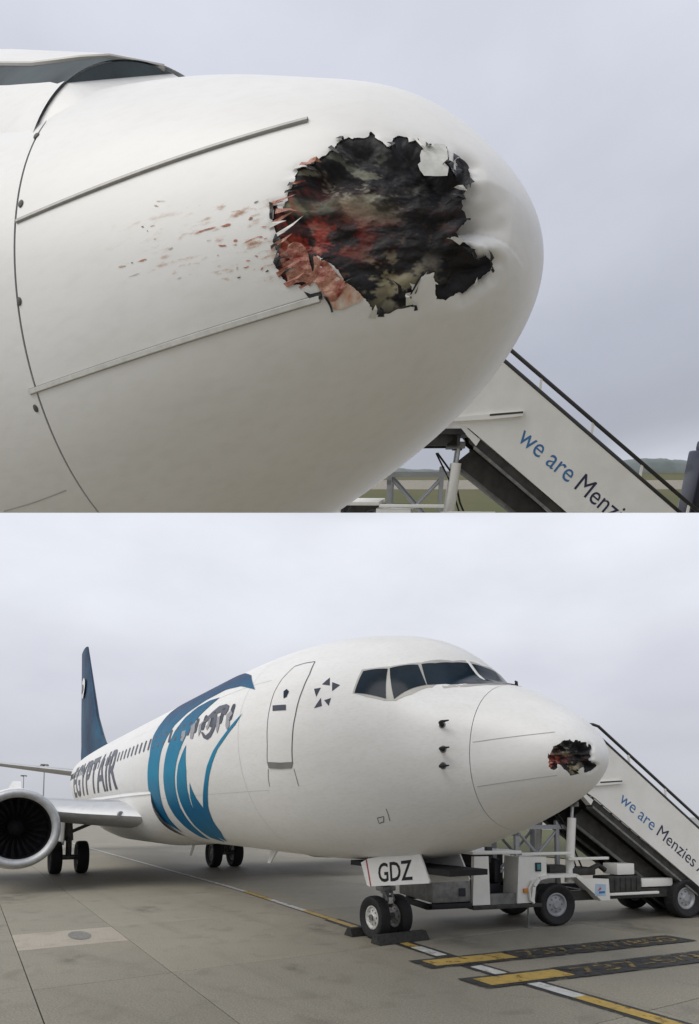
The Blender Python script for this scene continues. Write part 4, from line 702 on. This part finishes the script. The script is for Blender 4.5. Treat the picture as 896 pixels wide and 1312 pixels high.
for x,y,rx,ry in ((.9,.9,.9,.5),(-1.2,-.5,1.0,.45),(1.5,4.4,1.0,.6),(-9.,-4.9,1.6,.9),(3.6,-3.1,.5,.35),(-.8,-4.6,.4,.3),(-15.6,-2.8,1.4,1.),(1.2,-2.2,.35,.2),(-5.2,-2.6,.7,.4)):
    b=MB(); n=24; b.add([(rx*math.cos(2*math.pi*k/n),ry*math.sin(2*math.pi*k/n),.0) for k in range(n)],[tuple(range(n))]); o=b.build('oil_stain',M_['oil'],apron,smooth=False); o.location=(x,y,.0052)
    if o.data.polygons[0].normal.z<0: o.data.flip_normals()
for x,y,l,a in ((-6,-2.9,18,.03),(-6,-1.2,18,.02),(4,-2.6,12,.35),(3.4,-4.0,12,.38),(-12,-6.4,14,-.12)):
    b=MB(); b.add([(-l/2,-.16,0),(l/2,-.16,0),(l/2,.16,0),(-l/2,.16,0)],[(0,1,2,3)]); o=b.build('tyre_mark',M_['tyremark'],apron,smooth=False); o.location=(x,y,.0045); o.rotation_euler=(0,0,a)
    if o.data.polygons[0].normal.z<0: o.data.flip_normals()
# ------------------------------------------------------------------ far side: grass, runway, masts
M_['grass']=mat('grass',(.075,.085,.028),.9,var=.3,scale=.25,col2=(.10,.095,.04),bump=.6,bscale=3); M_['runway']=mat('far_concrete',(.27,.27,.26),.8,var=.1,scale=.05)
b=MB(); b.add([(-12,18.5,.012),(60,62,.012),(40,135,.012),(-75,62,.012),(-42,24,.012)],[(0,1,2,3,4)]); o=structure(b.build('grass_field',M_['grass'],None,smooth=False))
if o.data.polygons[0].normal.z<0: o.data.flip_normals()
b=MB(); b.add([(-75,63,.012),(40,137,.012),(-600,1500,.012),(-1500,700,.012)],[(0,1,2,3)]); o=structure(b.build('runway',M_['runway'],None,smooth=False))
if o.data.polygons[0].normal.z<0: o.data.flip_normals()
M_['pole']=mat('galvanised_pole',(.36,.37,.38),.5,.4)
def mast(x,y,h,lab):
    t=thing('light_mast',lab,'light mast',Matrix.Translation((x,y,0)),'light masts beyond the wing')
    b=MB(); b.tube([(0,0,-.03),(0,0,h)],[.22,.12]); b.build('pole',M_['pole'],t)
    b=MB(); b.box((-.9,-.9,h),(.9,.9,h+.15),.03); b.build('head_frame',M_['pole'],t)
    for i in range(4):
        a=i*math.pi/2+.4; b=MB(); b.box((.9*math.cos(a)-.3,.9*math.sin(a)-.3,h-.3),(.9*math.cos(a)+.3,.9*math.sin(a)+.3,h-.02),.04); b.build('lamp',M_['pole'],t)
def at_px(u,d): # bearing from the standpoint
    v=Fw*1.+Rw*(u-448)/FPX; v=v/np.linalg.norm(v[:2]); return CAM[0]+v[0]*d,CAM[1]+v[1]*d
mast(*at_px(57,190),16,'tall slim light mast beyond the wing, the nearer one'); mast(*at_px(31,260),17,'tall slim light mast beyond the wing, the farther one')
# ------------------------------------------------------------------ passenger stairs truck
A_=np.array([.2246,.9745,0]); T_dir=np.array([-.9745,.2246,0]); O_=np.array([.76,3.26,0])
STM=Matrix(((A_[0],T_dir[0],0,O_[0]),(A_[1],T_dir[1],0,O_[1]),(0,0,1,0),(0,0,0,1)))
M_['swhite']=mat('stair_white',(.80,.79,.75),.45,var=.06,scale=2.5,col2=(.72,.71,.66)); M_['sgrey']=mat('stair_grey_steel',(.20,.20,.19),.5,.3,var=.2,scale=8); M_['sdark']=mat('stair_dark_steel',(.04,.038,.034),.6,var=.3,scale=6)
M_['rail']=mat('dark_handrail',(.035,.035,.033),.5); M_['txtblue']=mat('text_blue',(.045,.16,.36),.4); M_['txtnavy']=mat('text_navy',(.018,.022,.07),.4); M_['orange']=mat('amber_lens',(.6,.22,.03),.3); M_['teal']=mat('teal_lens',(.05,.22,.24),.25); M_['seat']=mat('seat_vinyl',(.012,.013,.02),.5)
def stairs(label,M,top,lower,size):
    t=thing('passenger_stairs',label,'stairs truck',M)
    (s0,z0),(s1,z1)=top; k=(z1-z0)/(s1-s0); tl=lambda s:z0+k*(s-s0)
    (b0,y0),(b1,y1)=lower; kb=(y1-y0)/(b1-b0); bl=lambda s:y0+kb*(s-b0)
    P=lambda a,z,tt:(a,tt,z)
    se=5.0
    poly=[(-1.25,2.48),(.30,2.50),(.62,2.47),(b0,bl(b0)),(4.15,bl(4.15)),(se,.06),(se,tl(se)),(1.05,tl(1.05)),(.92,tl(1.05)+.04),(-1.25,tl(1.05)+.04)]
    for t0 in (0,1.46):
        b=MB(); b.prism(poly,P,t0,t0+.04); pn=b.build('side_panel',M_['swhite'],t,smooth=False)
        b=MB(); b.tube([(s,t0+.02,tl(s)+.012) for s in (1.05,3.,se)],.032); b.tube([(-1.25,t0+.02,tl(1.05)+.05),(.95,t0+.02,tl(1.05)+.05),(1.06,t0+.02,tl(1.05)+.01)],.022); b.build('panel_trim',M_['rail'],pn)
        b=MB(); h=.23; b.tube([(-1.25,t0+.02,tl(1.05)+h+.03),(.9,t0+.02,tl(1.05)+h+.03),(1.02,t0+.02,tl(1.05)+h),(se,t0+.02,tl(se)+h)],.028); hr=b.build('handrail',M_['rail'],t)
        for s in (-.9,-.1,.7,1.7,2.55,3.38,4.2): 
            b=MB(); zt=tl(max(s,1.05)); b.box((s-.018,t0+.005,zt-.03),(s+.018,t0+.035,zt+h-.015)); b.build('rail_post',M_['swhite'],t,smooth=False)
        # ledge of the platform skirt
        sg=-1 if t0==0 else 1; q0=t0-.05 if t0==0 else t0+.04
        b=MB(); b.prism([(-.6,2.505),(.33,2.53),(.97,2.555),(1.47,2.60),(1.49,2.665),(.97,2.63),(.33,2.58),(-.6,2.56)],P,q0,q0+.05); b.build('skirt_ledge',M_['swhite'],t,smooth=False)
        b=MB(); b.prism([(.97,2.60),(1.47,2.635),(1.47,2.66),(.97,2.628)],P,q0-.003 if sg<0 else q0+.05,q0 if sg<0 else q0+.053); b.build('skirt_slot',M_['rail'],t,smooth=False)
        # string beam under the panel
        b=MB(); q0=t0+.05 if t0==0 else t0-.17; b.prism([(b0-.12,bl(b0)+.07),(4.1,bl(4.1)+.03),(4.1,bl(4.1)-.15),(b0-.10,bl(b0)-.11)],P,q0,q0+.12); b.build('string_beam',M_['sdark'],t,smooth=False)
        b=MB(); b.prism([(b0-.02,bl(b0)-.15),(4.0,bl(4.0)-.16),(4.0,bl(4.0)-.20),(b0-.02,bl(b0)-.20)],P,q0-.03,q0+.17); b.build('beam_flange',M_['sgrey'],t,smooth=False)
        b=MB(); b.prism([(.55,2.44),(.60,2.47),(.86,2.28),(.80,2.19)],P,t0+.02,t0+.16) if t0==0 else b.prism([(.55,2.44),(.60,2.47),(.86,2.28),(.80,2.19)],P,t0-.14,t0); b.build('beam_end',M_['swhite'],t,smooth=False)
        tt=.22 if t0==0 else 1.28
        b=MB(); b.tube([(.42,tt,.75),(.52,tt,1.95)],.08,16); pst=b.build('lift_cylinder',M_['swhite'],t)
        b=MB(); b.tube([(.52,tt,1.95),(.545,tt,2.2)],.03,12); b.build('lift_rod',M_['metal'],pst)
        b=MB(); b.box((.46,tt-.07,2.16),(.64,tt+.07,2.26),.015); b.build('lift_bracket',M_['sgrey'],t)
    n=17
    for i in range(n):
        s=.95+i*(4.6-.95)/n; z=bl(s)+.24; b=MB(); b.box((s-.02,.05,z-.03),(s+.25,1.45,z)); b.build('tread',M_['sgrey'],t,smooth=False)
    b=MB(); b.prism([(.75,bl(.75)-.02),(4.2,bl(4.2)-.02),(4.2,bl(4.2)-.05),(.75,bl(.75)-.05)],P,.2,1.3); b.build('stair_underside',M_['sdark'],t,smooth=False)
    for tt in (.34,.80,1.18):
        b=MB(); b.prism([(b0-.02,bl(b0)-.21),(4.0,bl(4.0)-.21),(3.72,bl(3.72)-.52),(b0-.30,bl(b0)-.42)],P,tt,tt+.05); us=b.build('under_truss',M_['sdark'],t,smooth=False)
        b=MB(); b.tube([(b0-.28,tt+.02,bl(b0)-.44),(3.72,tt+.02,bl(3.72)-.53)],.035,8); b.build('truss_rail',M_['sgrey'],us)
    b=MB(); b.tube([(.2,.28,2.1),(.5,.3,1.75),(.62,.3,1.35),(.8,.32,1.0)],.016,8); b.tube([(.18,.33,2.1),(.42,.36,1.7),(.58,.34,1.3),(.7,.36,1.0)],.014,8); b.build('hydraulic_hose',M_['black'],t)
    b=MB(); b.box((-1.25,.05,2.36),(.9,1.45,2.44)); b.box((-1.2,.1,2.2),(.55,.2,2.36)); b.box((-1.2,1.3,2.2),(.55,1.4,2.36)); b.box((.35,.1,2.18),(.5,1.4,2.36)); b.build('platform',M_['sdark'],t,smooth=False)
    b=MB(); b.box((-1.33,.02,2.34),(-1.25,1.48,2.5),.02); b.build('platform_bumper',M_['black'],t)
    # lifting frame with crossed braces
    fr=MB()
    for tt in (.35,1.15):
        fr.box((-.62,tt,.72),(-.54,tt+.07,1.86)); fr.box((.26,tt,.72),(.33,tt+.07,1.9))
        fr.tube([(-.55,tt+.035,.85),(.3,tt+.035,1.72)],.028,8); fr.tube([(-.55,tt+.075,1.72),(.3,tt+.075,.85)],.028,8)
        fr.box((-.75,tt-.005,1.74),(.5,tt+.075,1.82))
    fr.box((-.62,.35,1.62),(-.55,1.2,1.70)); fr.build('lifting_frame',M_['pole'],t,smooth=False)
    # truck
    b=MB(); b.box((-2.35,.15,.42),(4.3,.30,.60)); b.box((-2.35,1.3,.42),(4.3,1.45,.60)); 
    for s in (-2.2,-1,.9,2.2,3.9): b.box((s,.3,.45),(s+.1,1.3,.57))
    b.build('chassis',M_['sdark'],t,smooth=False)
    b=MB(); b.box((-1.7,.0,.36),(-.3,1.6,.43),.01); b.build('cab_floor',M_['sdark'],t)
    b=MB(); b.prism([(-1.70,.44),(-1.66,1.28),(-1.38,1.28),(-1.36,.44)],P,.02,.12); b.build('cab_pillar',M_['swhite'],t,smooth=False)
    b=MB(); b.prism([(-.82,.44),(-.77,1.26),(-.20,1.25),(-.20,.86),(-.45,.84),(-.46,.44)],P,.02,.5); b.build('cab_side',M_['swhite'],t,smooth=False)
    b=MB(); b.box((-1.70,.0,1.31),(-.72,1.6,1.37),.015); b.build('cab_top_rail',M_['swhite'],t)
    b=MB(); b.box((-.72,.0,1.28),(.35,.1,1.33),.01); b.box((.3,.05,1.17),(1.2,.15,1.22),.01); b.build('deck_rail',M_['swhite'],t)
    b=MB(); b.box((-1.3,.5,.43),(-.85,1.1,.75),.04); b.box((-.98,.5,.75),(-.84,1.1,1.2),.05); b.build('driver_seat',M_['seat'],t)
    b=MB(); b.box((-1.36,.06,.43),(-.82,.1,.62)); b.build('step_plate',M_['sgrey'],t,smooth=False)
    b=MB(); b.box((-1.66,1.5,.44),(-.2,1.56,1.28)); b.build('cab_far_side',M_['sdark'],t,smooth=False)
    b=MB(); b.tube([(-1.48,.8,.6),(-1.36,.8,1.02)],.025); b.lathe([(0,.17),(.02,.19),(.04,.17),(.02,.155)],(-1.36,.8,1.02),(.4,0,1),20,True); b.build('steering_wheel',M_['seat'],t)
    b=MB(); b.box((-1.34,.15,1.26),(-1.22,.24,1.44),.02); b.box((-1.33,.17,1.16),(-1.25,.22,1.28)); b.build('work_lamp',M_['seat'],t)
    b=MB(); b.box((-2.45,.05,.50),(-1.72,1.55,.88),.03); bx=b.build('engine_hood',M_['sgrey'],t)  # hood coloured grey to carry the shade beneath the fuselage
    b=MB(); b.box((-1.95,.035,.60),(-1.83,.05,.74)); b.build('hood_latch',M_['seat'],bx,smooth=False)
    b=MB(); b.box((-2.58,.0,.40),(-1.72,.16,.49),.02); b.box((-2.58,.0,.40),(-2.46,1.6,.49),.02); b.build('bumper',M_['black'],t)
    # fenders
    for t0 in (-.03,1.42):
        b=MB(); w0,w1=t0,t0+.30
        arch=[(-.50,.47),(-.46,.72),(-.36,.84),(-.2,.87),(.40,.87),(.52,.80),(.92,.42)]
        for (x0,z0_),(x1,z1_) in zip(arch,arch[1:]):
            dx,dz=x1-x0,z1_-z0_; L=math.hypot(dx,dz); nx,nz_=-dz/L*.06,dx/L*.06
            b.prism([(x0,z0_),(x1,z1_),(x1+nx,z1_+nz_),(x0+nx,z0_+nz_)],P,w0,w1)
        b.build('fender',M_['swhite'],t,smooth=False)
        b=MB(); b.prism([(.40,.86),(1.10,.82),(1.12,.43),(.93,.43)],P,w0-.012,w0+.018); fp=b.build('fender_plate',M_['swhite'],t,smooth=False)
        if t0<0:
            b=MB(); b.prism([(.78,.52),(1.02,.51),(1.03,.72),(.80,.74)],P,w0-.016,w0-.0125); lg=b.build('logo_plate',mat('pale_blue_print',(.42,.55,.68),.4),fp,smooth=False)
            b=MB(); b.prism([(.84,.60),(.93,.64),(.90,.68)],P,w0-.019,w0-.0165); b.build('logo_mark',mat('logo_red',(.5,.08,.07),.4),lg,smooth=False)
            b=MB(); b.prism([(.86,.56),(1.0,.56),(1.0,.60),(.88,.60)],P,w0-.019,w0-.0165); b.build('logo_mark',M_['txtblue'],lg,smooth=False)
    b=MB(); b.tube([(-.52,-.02,.84),(-.6,-.02,.7),(-.58,-.02,.5),(-.5,-.02,.44)],.022); b.build('grab_handle',M_['swhite'],t)
    b=MB(); b.box((-.70,-.02,.62),(-.60,.06,.70),.015); b.build('indicator_lamp',M_['orange'],t)
    b=MB(); b.box((-.44,.0,.99),(-.32,.02,1.15),.008); tl_=b.build('side_lamp',M_['seat'],t); b=MB(); b.box((-.415,-.012,1.02),(-.345,-.001,1.12)); b.build('lens',M_['teal'],tl_,smooth=False)
    b=MB(); b.tube([(-.58,.05,.44),(-.58,.05,.015)],.018,8); b.box((-.63,.0,0.004),(-.53,.1,.02)); b.build('stabiliser_foot',M_['sgrey'],t)
    b=MB(); b.box((1.13,.02,.55),(1.9,.45,.85),.02); 
    for i in range(6): b.box((1.16+i*.125,.008,.58),(1.25+i*.125,.022,.82))
    b.build('battery_box',M_['sdark'],t)
    b=MB(); b.box((1.42,.1,.87),(1.82,.5,1.08),.015); b.build('hydraulic_tank',M_['swhite'],t)
    b=MB(); b.box((.45,.12,.88),(.95,.6,1.02),.03); b.box((.0,.2,.90),(.35,.5,1.08),.03); b.tube([(.9,.3,.95),(1.15,.3,1.05),(1.3,.3,.95)],.05); b.build('power_pack',M_['sdark'],t)
    b=MB(); b.box((1.10,.0,.50),(2.3,.06,.55),.01); b.build('guard_rail',M_['swhite'],t)
    b=MB(); b.box((2.0,.12,.62),(2.75,.3,.78),.02); b.build('rear_beam',M_['swhite'],t)
    for s,tt in ((0.02,.13),(3.0,.13),(0.02,1.5),(3.0,1.5)):
        wt=bpy.data.objects.new('wheel',None); C.objects.link(wt); wt.parent=t
        wheel_into(wt,(s,tt,.38),.38,.27,t)
        bpy.data.objects.remove(wt)
    # lettering down the near panel
    ang=math.atan(k); ca,sa=math.cos(ang),math.sin(ang)
    parts=[('we are','txtblue'),('Menzies','txtnavy'),('Aviation','txtnavy')]; adv=0
    og=np.array([1.42,2.27])
    for wd,mn in parts:
        v,f=text_mesh(wd,size); W=max(p[0] for p in v)
        mesh_obj('lettering',[(og[0]+(adv+p[0])*ca-p[1]*sa,-.003,og[1]+(adv+p[0])*sa+p[1]*ca) for p in v],f,M_[mn],t,smooth=False); adv+=W+size*.27
    return t
def wheel_into(_,ctr,r,wd,parent):
    n0=set(C.objects); wheel(parent,ctr,r,wd,M_['pole'],rim=.56)
stairs('white stairs truck with blue lettering standing complete on the apron behind the nose',STM,((1.28,3.28),(3.34,1.73)),((.87,2.33),(2.98,.82)),.345)
# ------------------------------------------------------------------ the second standpoint: close up under the nose
CUT_N=np.cross(Rw,Fw-Uw*((657-985)/FPX)); CUT_N/=np.linalg.norm(CUT_N)
if CUT_N[2]<0: CUT_N=-CUT_N
def cut(root,fill=('fuselage',)):
    """the raised set ends on a sloping plane: everything below it is sawn off"""
    bpy.context.view_layer.update()
    todo=[root]+list(root.children_recursive)
    for o in todo:
        if o.type!='MESH': continue
        Mi=o.matrix_world.inverted(); co=Mi@Vector(CAM); no=(o.matrix_world.to_3x3().transposed()@Vector(CUT_N)).normalized()
        bm=bmesh.new(); bm.from_mesh(o.data); closed=all(len(e.link_faces)==2 for e in bm.edges)
        r=bmesh.ops.bisect_plane(bm,geom=bm.verts[:]+bm.edges[:]+bm.faces[:],plane_co=co,plane_no=no,clear_inner=True)
        if closed and not len(bm.verts)==0:
            ed=[e for e in r['geom_cut'] if isinstance(e,bmesh.types.BMEdge)]
            if ed: bmesh.ops.holes_fill(bm,edges=ed,sides=0)
        nv=len(bm.verts); bm.to_mesh(o.data); bm.free()
        o['_empty']=nv==0
    for o in sorted(todo,key=lambda q:-len(q.children_recursive)):
        pass
    for o in todo:
        if o.type=='MESH':
            e=o['_empty']; del o['_empty']
            if e:
                for ch in list(o.children):
                    if ch.type=='MESH' and len(ch.data.vertices): ch.parent=root
                bpy.data.objects.remove(o)
NSC=(1.531,1.,1.102)
NM=pose(1.26723,-1.93111,-.98371,2.380975,757.955,818.037)
nose=thing('aircraft_nose','close-up white aircraft nose with a jagged blood-stained hole and torn skin','aircraft nose',NM)
nk=Skin((0,0,0),NSC)
radome(nk,nose,HOLE,CRATER_MAP,.01,M_,dent=True,fine=.62,depth=.045)
def hump():
    # the windscreen bay standing proud behind the radome: glass below, white roof edge above
    xs=[1.20,1.235,1.27,1.32,1.4,1.5,1.6,1.8,2.0,2.3,2.6,3.2,4.2]; r=.78
    zs=np.interp(xs,[1.2,1.235,1.27,1.4,1.6,2.,2.6,3.2,4.2],[1.119,1.137,1.169,1.261,1.395,1.663,2.052,2.304,2.446])
    hi=np.interp(xs,[1.2,1.27,1.35,1.5,1.73,2.6,4.2],[97,112,124,128.4,130,134,136]); lo=np.interp(xs,[1.2,1.37,1.55,2.6,4.2],[134.7,138.6,141,146,148])
    for nm,m,A0,A1,ex in (('windscreen',M_['mglass'],hi,lo,0.),('windscreen_roof',M_['paint'],0*hi+50,hi,.008),('windscreen_bay',M_['paint'],lo,0*lo+190,.004)):
        v=[];f=[];n=25
        for x,z,a0,a1 in zip(xs,zs,A0,A1):
            for i in range(n):
                t_=math.radians(a0+(a1-a0)*i/(n-1)); v.append((-x*NSC[0],(r+ex)*math.cos(t_),(z-r+(r+ex)*math.sin(t_))*NSC[2]))
        for i in range(len(xs)-1):
            for k in range(n-1): f.append((i*n+k,i*n+k+1,(i+1)*n+k+1,(i+1)*n+k))
        o=mesh_obj(nm,v,f,m,nose); o.data.update()
        if sum(p.normal.z*(1 if nm!='windscreen_bay' else -p.normal.y) for p in o.data.polygons)<0 and nm!='windscreen_bay': o.data.flip_normals()
        if nm=='windscreen_bay' and sum(p.normal.y for p in o.data.polygons)>0: o.data.flip_normals()
        if nm=='windscreen':
            t0=[math.radians(50+135*i/40) for i in range(41)]; fp=lambda A,dx:[(-(1.203+dx)*NSC[0],(r-.004)*math.cos(math.radians(q_)),(zs[0]-r+(r-.004)*math.sin(math.radians(q_)))*NSC[2]) for q_ in A]; ga=list(range(94,135,2));  mesh_obj('windscreen_pane',fp(ga,0),[tuple(range(len(ga)))],M_['mglass'],nose,smooth=False)
            A_0=np.array(fp([134],0)[0]); B_0=np.array(fp([94],0)[0]); top=[np.array(q_) for q_ in fp([160,156,152,148,144,140,137],0)]+[A_0+(B_0-A_0)*k_/8 for k_ in range(9)]+[np.array(q_) for q_ in fp([88,80],0)]
            low=[np.array([q_[0]+.26*NSC[0],q_[1]*.93,q_[2]-.27*NSC[2]]) for q_ in top]; m_=len(top)
            bf=mesh_obj('windscreen_bay_front',top+low,[(k_,k_+1,m_+k_+1,m_+k_) for k_ in range(m_-1)],M_['paint'],nose); bf.data.update()
            if sum(p.normal.z for p in bf.data.polygons)<0: bf.data.flip_normals()
            e=nk_edge(v,n,len(xs)); b=MB(); b.tube(e,.012,8); b.build('windscreen_frame',M_['frame'],o)
def nk_edge(v,n,m): return [v[i*n] for i in range(m)]
shell(nk,nose,4.7,M_['paint'],nphi=220)
hump()
nk.line('panel_joint',UJOINT,.006,M_['faint'],nose,off=.001)
strip_parts(nk,nose,STRIPS)
for x,p in FASTENERS:
    P=Vector(nk.at(np.array([x]),np.array([p]),0.)[0]); Nn=(Vector(nk.at(np.array([x]),np.array([p]),1.)[0])-P)
    b=MB(); b.lathe([(-.004,.014),(.003,.014),(.005,.010),(.005,.0)],P,Nn,16); b.build('fastener',M_['seam'],nose)
nk.decal('skin_flap',FLAP_SKIN,M_['skinback'],nose,off=.003,step=.02,polar=True,flat=True,warp=.001)
nk.decal('bloodied_flap',FLAP_RED,M_['redskin'],nose,off=-.004,step=.012,polar=True,flat=True,warp=.012)
nk.decal('bloodied_flap',FLAP_RED2,M_['redskin'],nose,off=.004,step=.012,polar=True,flat=True,warp=.008)
fo=nk.decal('blood_film',FILM,M_['film'],nose,off=.0012,step=.02)
q_=np.array([p.co[:] for p in fo.data.vertices]); t_=np.clip((-q_[:,0]-.42)/1.0,0,1); ca=fo.data.color_attributes.new('Col','FLOAT_COLOR','POINT')
zr=(q_[:,2]-.02)/.26; w_=np.clip((1-t_)**1.3*np.clip(1.15-np.abs(zr)**2,0,1)*1.1,0,1); ca.data.foreach_set('color',np.repeat(w_[:,None],4,1).ravel().astype(np.float32))
nk.decal('blood_smear',STAIN,M_['stain'],nose,off=.0022,step=.02,polar=True)
for p in FLAP_DARK[:4]: nk.decal('torn_black_ply',p,M_['tornblack'],nose,off=.008,step=.012,polar=True,flat=True,warp=.008)
# shreds of torn ply and fibre standing out round the edge of the hole
HP=to_polar(np.array(HOLE)[:,0],np.array(HOLE)[:,1]); cen=HP.mean(0); rs=random.Random(11)
for mname,cnt in (('tornblack',34),('skinback',12),('redskin',16)):
    sv_,sf=[],[]
    for i in range(cnt):
        k=rs.randrange(len(HP)) if mname!='redskin' else rs.choice([q for q in range(len(HP)) if HP[q][0]<cen[0]-.02*0 and np.array(HOLE)[q][0]>.28])
        p=HP[k]; inw=(cen-p)/np.linalg.norm(cen-p); tg=np.array([-inw[1],inw[0]]); L_=rs.uniform(.012,.05); wd_=rs.uniform(.003,.009); sk_=rs.uniform(-.6,.6)
        q0=p-inw*.006+tg*wd_; q1=p-inw*.006-tg*wd_; q2=p+(inw+tg*sk_)*L_*.6; q3=p+(inw+tg*sk_*1.4)*L_
        x_,ph_=from_polar(np.array([q0,q1,q2+tg*wd_*.5,q2-tg*wd_*.5,q3])); P5=nk.at(x_,ph_,np.array([.002,.002,.010*rs.uniform(.2,1.6),.008,-.004+.02*rs.random()]))
        a=len(sv_); sv_+=list(P5); sf+=[(a,a+1,a+3,a+2),(a+2,a+3,a+4)]
    o=mesh_obj('torn_fibres',sv_,sf,M_[mname],nose,smooth=False); o['kind']='stuff'
for (x,p),l,wd,an,k in FLECKS:
    n=12; rg=random.Random(int(x*1e4)); s_=.0034; pts=[]
    for i in range(n):
        a=2*math.pi*i/n; q=rg.uniform(.55,1.25); dx=l/2*math.cos(a)*q; dy=wd*.36*math.sin(a)*q; c_,s2=math.cos(math.radians(an+8)),math.sin(math.radians(an+8))
        u_,v_=dx*c_-dy*s2,dx*s2+dy*c_; pts.append((x-u_*s_*.95,p+v_*s_*1.25))
    nk.decal('blood_fleck',pts,M_['fleck%d'%k],nose,off=.0015,step=.03)
cut(nose)
BM=pose(11.95225,.78522,1.80714,3.0294916,605.55)
st2=stairs('white stairs truck with blue lettering seen close behind the blood-stained nose',BM@STM,((1.08,3.35),(4.05,1.24)),((.79,2.35),(2.24,1.29)),.385)
cut(st2)
# its background: a grass bank, a strip of concrete, a wooded ridge
bc=np.array([11.95225,.78522,1.80714]); bR,bU,bF=basis(3.0294916,0.)
def bp(lat,d,z):
    q=bc+bF*d+bR*lat; return (q[0],q[1],z)
def bank(name,d0,z0,d1,z1,m,th=.25,n=14):
    ls=np.linspace(-.15,.75,n); v=[];f=[]
    for u in ls: v+=[bp(u*d0,d0,z0),bp(u*d1,d1,z1),bp(u*d0,d0,z0-th),bp(u*d1,d1,z1-th)]
    for i in range(n-1):
        a=i*4;b_=a+4; f+=[(a,b_,b_+1,a+1),(a+2,a+3,b_+3,b_+2),(a,a+2,b_+2,b_),(a+1,b_+1,b_+3,a+3)]
    f+=[(0,1,3,2),((n-1)*4,(n-1)*4+2,(n-1)*4+3,(n-1)*4+1)]
    b=MB(); b.add(v,f); o=b.build(name,m,None,smooth=False); o.matrix_world=BM; structure(o); cut(o); return o
bank('grass_bank',27,-.14,36,1.02,M_['grass'])
bank('concrete_strip',36.02,1.025,39,1.43,M_['conc'])
bank('far_grass',39.02,1.435,43,1.79,M_['grass'])
M_['ridge']=mat('haze_tinted_wooded_ridge',(.20,.225,.235),.95,var=.2,scale=.6,bump=.4,bscale=2,col2=(.14,.165,.16))  # distance haze is mixed into the pale ridge colour
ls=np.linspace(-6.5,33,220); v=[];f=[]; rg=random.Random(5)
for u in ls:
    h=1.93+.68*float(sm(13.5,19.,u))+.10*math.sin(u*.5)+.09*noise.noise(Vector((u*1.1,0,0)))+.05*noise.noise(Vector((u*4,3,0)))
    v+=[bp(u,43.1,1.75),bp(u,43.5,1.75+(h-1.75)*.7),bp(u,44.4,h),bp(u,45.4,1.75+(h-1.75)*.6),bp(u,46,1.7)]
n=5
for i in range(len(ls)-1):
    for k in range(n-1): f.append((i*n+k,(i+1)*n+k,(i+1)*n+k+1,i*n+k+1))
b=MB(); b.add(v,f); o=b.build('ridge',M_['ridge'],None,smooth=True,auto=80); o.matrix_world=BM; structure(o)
# dark cabinet past the foot of the stairs
cb=thing('equipment_cabinet','dark navy equipment cabinet standing past the foot of the stairs','cabinet',BM@Matrix.Translation(bp(6.62,13,0.))@Matrix.Rotation(3.0294916,4,'Z'))
b=MB(); b.box((-.3,-.3,.7),(.3,.3,2.18),.05); b.build('body',M_['navy'],cb); b=MB(); b.box((-.22,-.22,2.17),(.22,.22,2.34),.05); b.build('top_cover',M_['navy'],cb)
b=MB(); b.box((-.33,-.02,1.9),(-.29,.3,1.95),.01); b.build('handle',M_['steel'],cb)
cut(cb)
bpy.context.view_layer.update()
for m in list(bpy.data.materials):
    if not m.users: bpy.data.materials.remove(m)
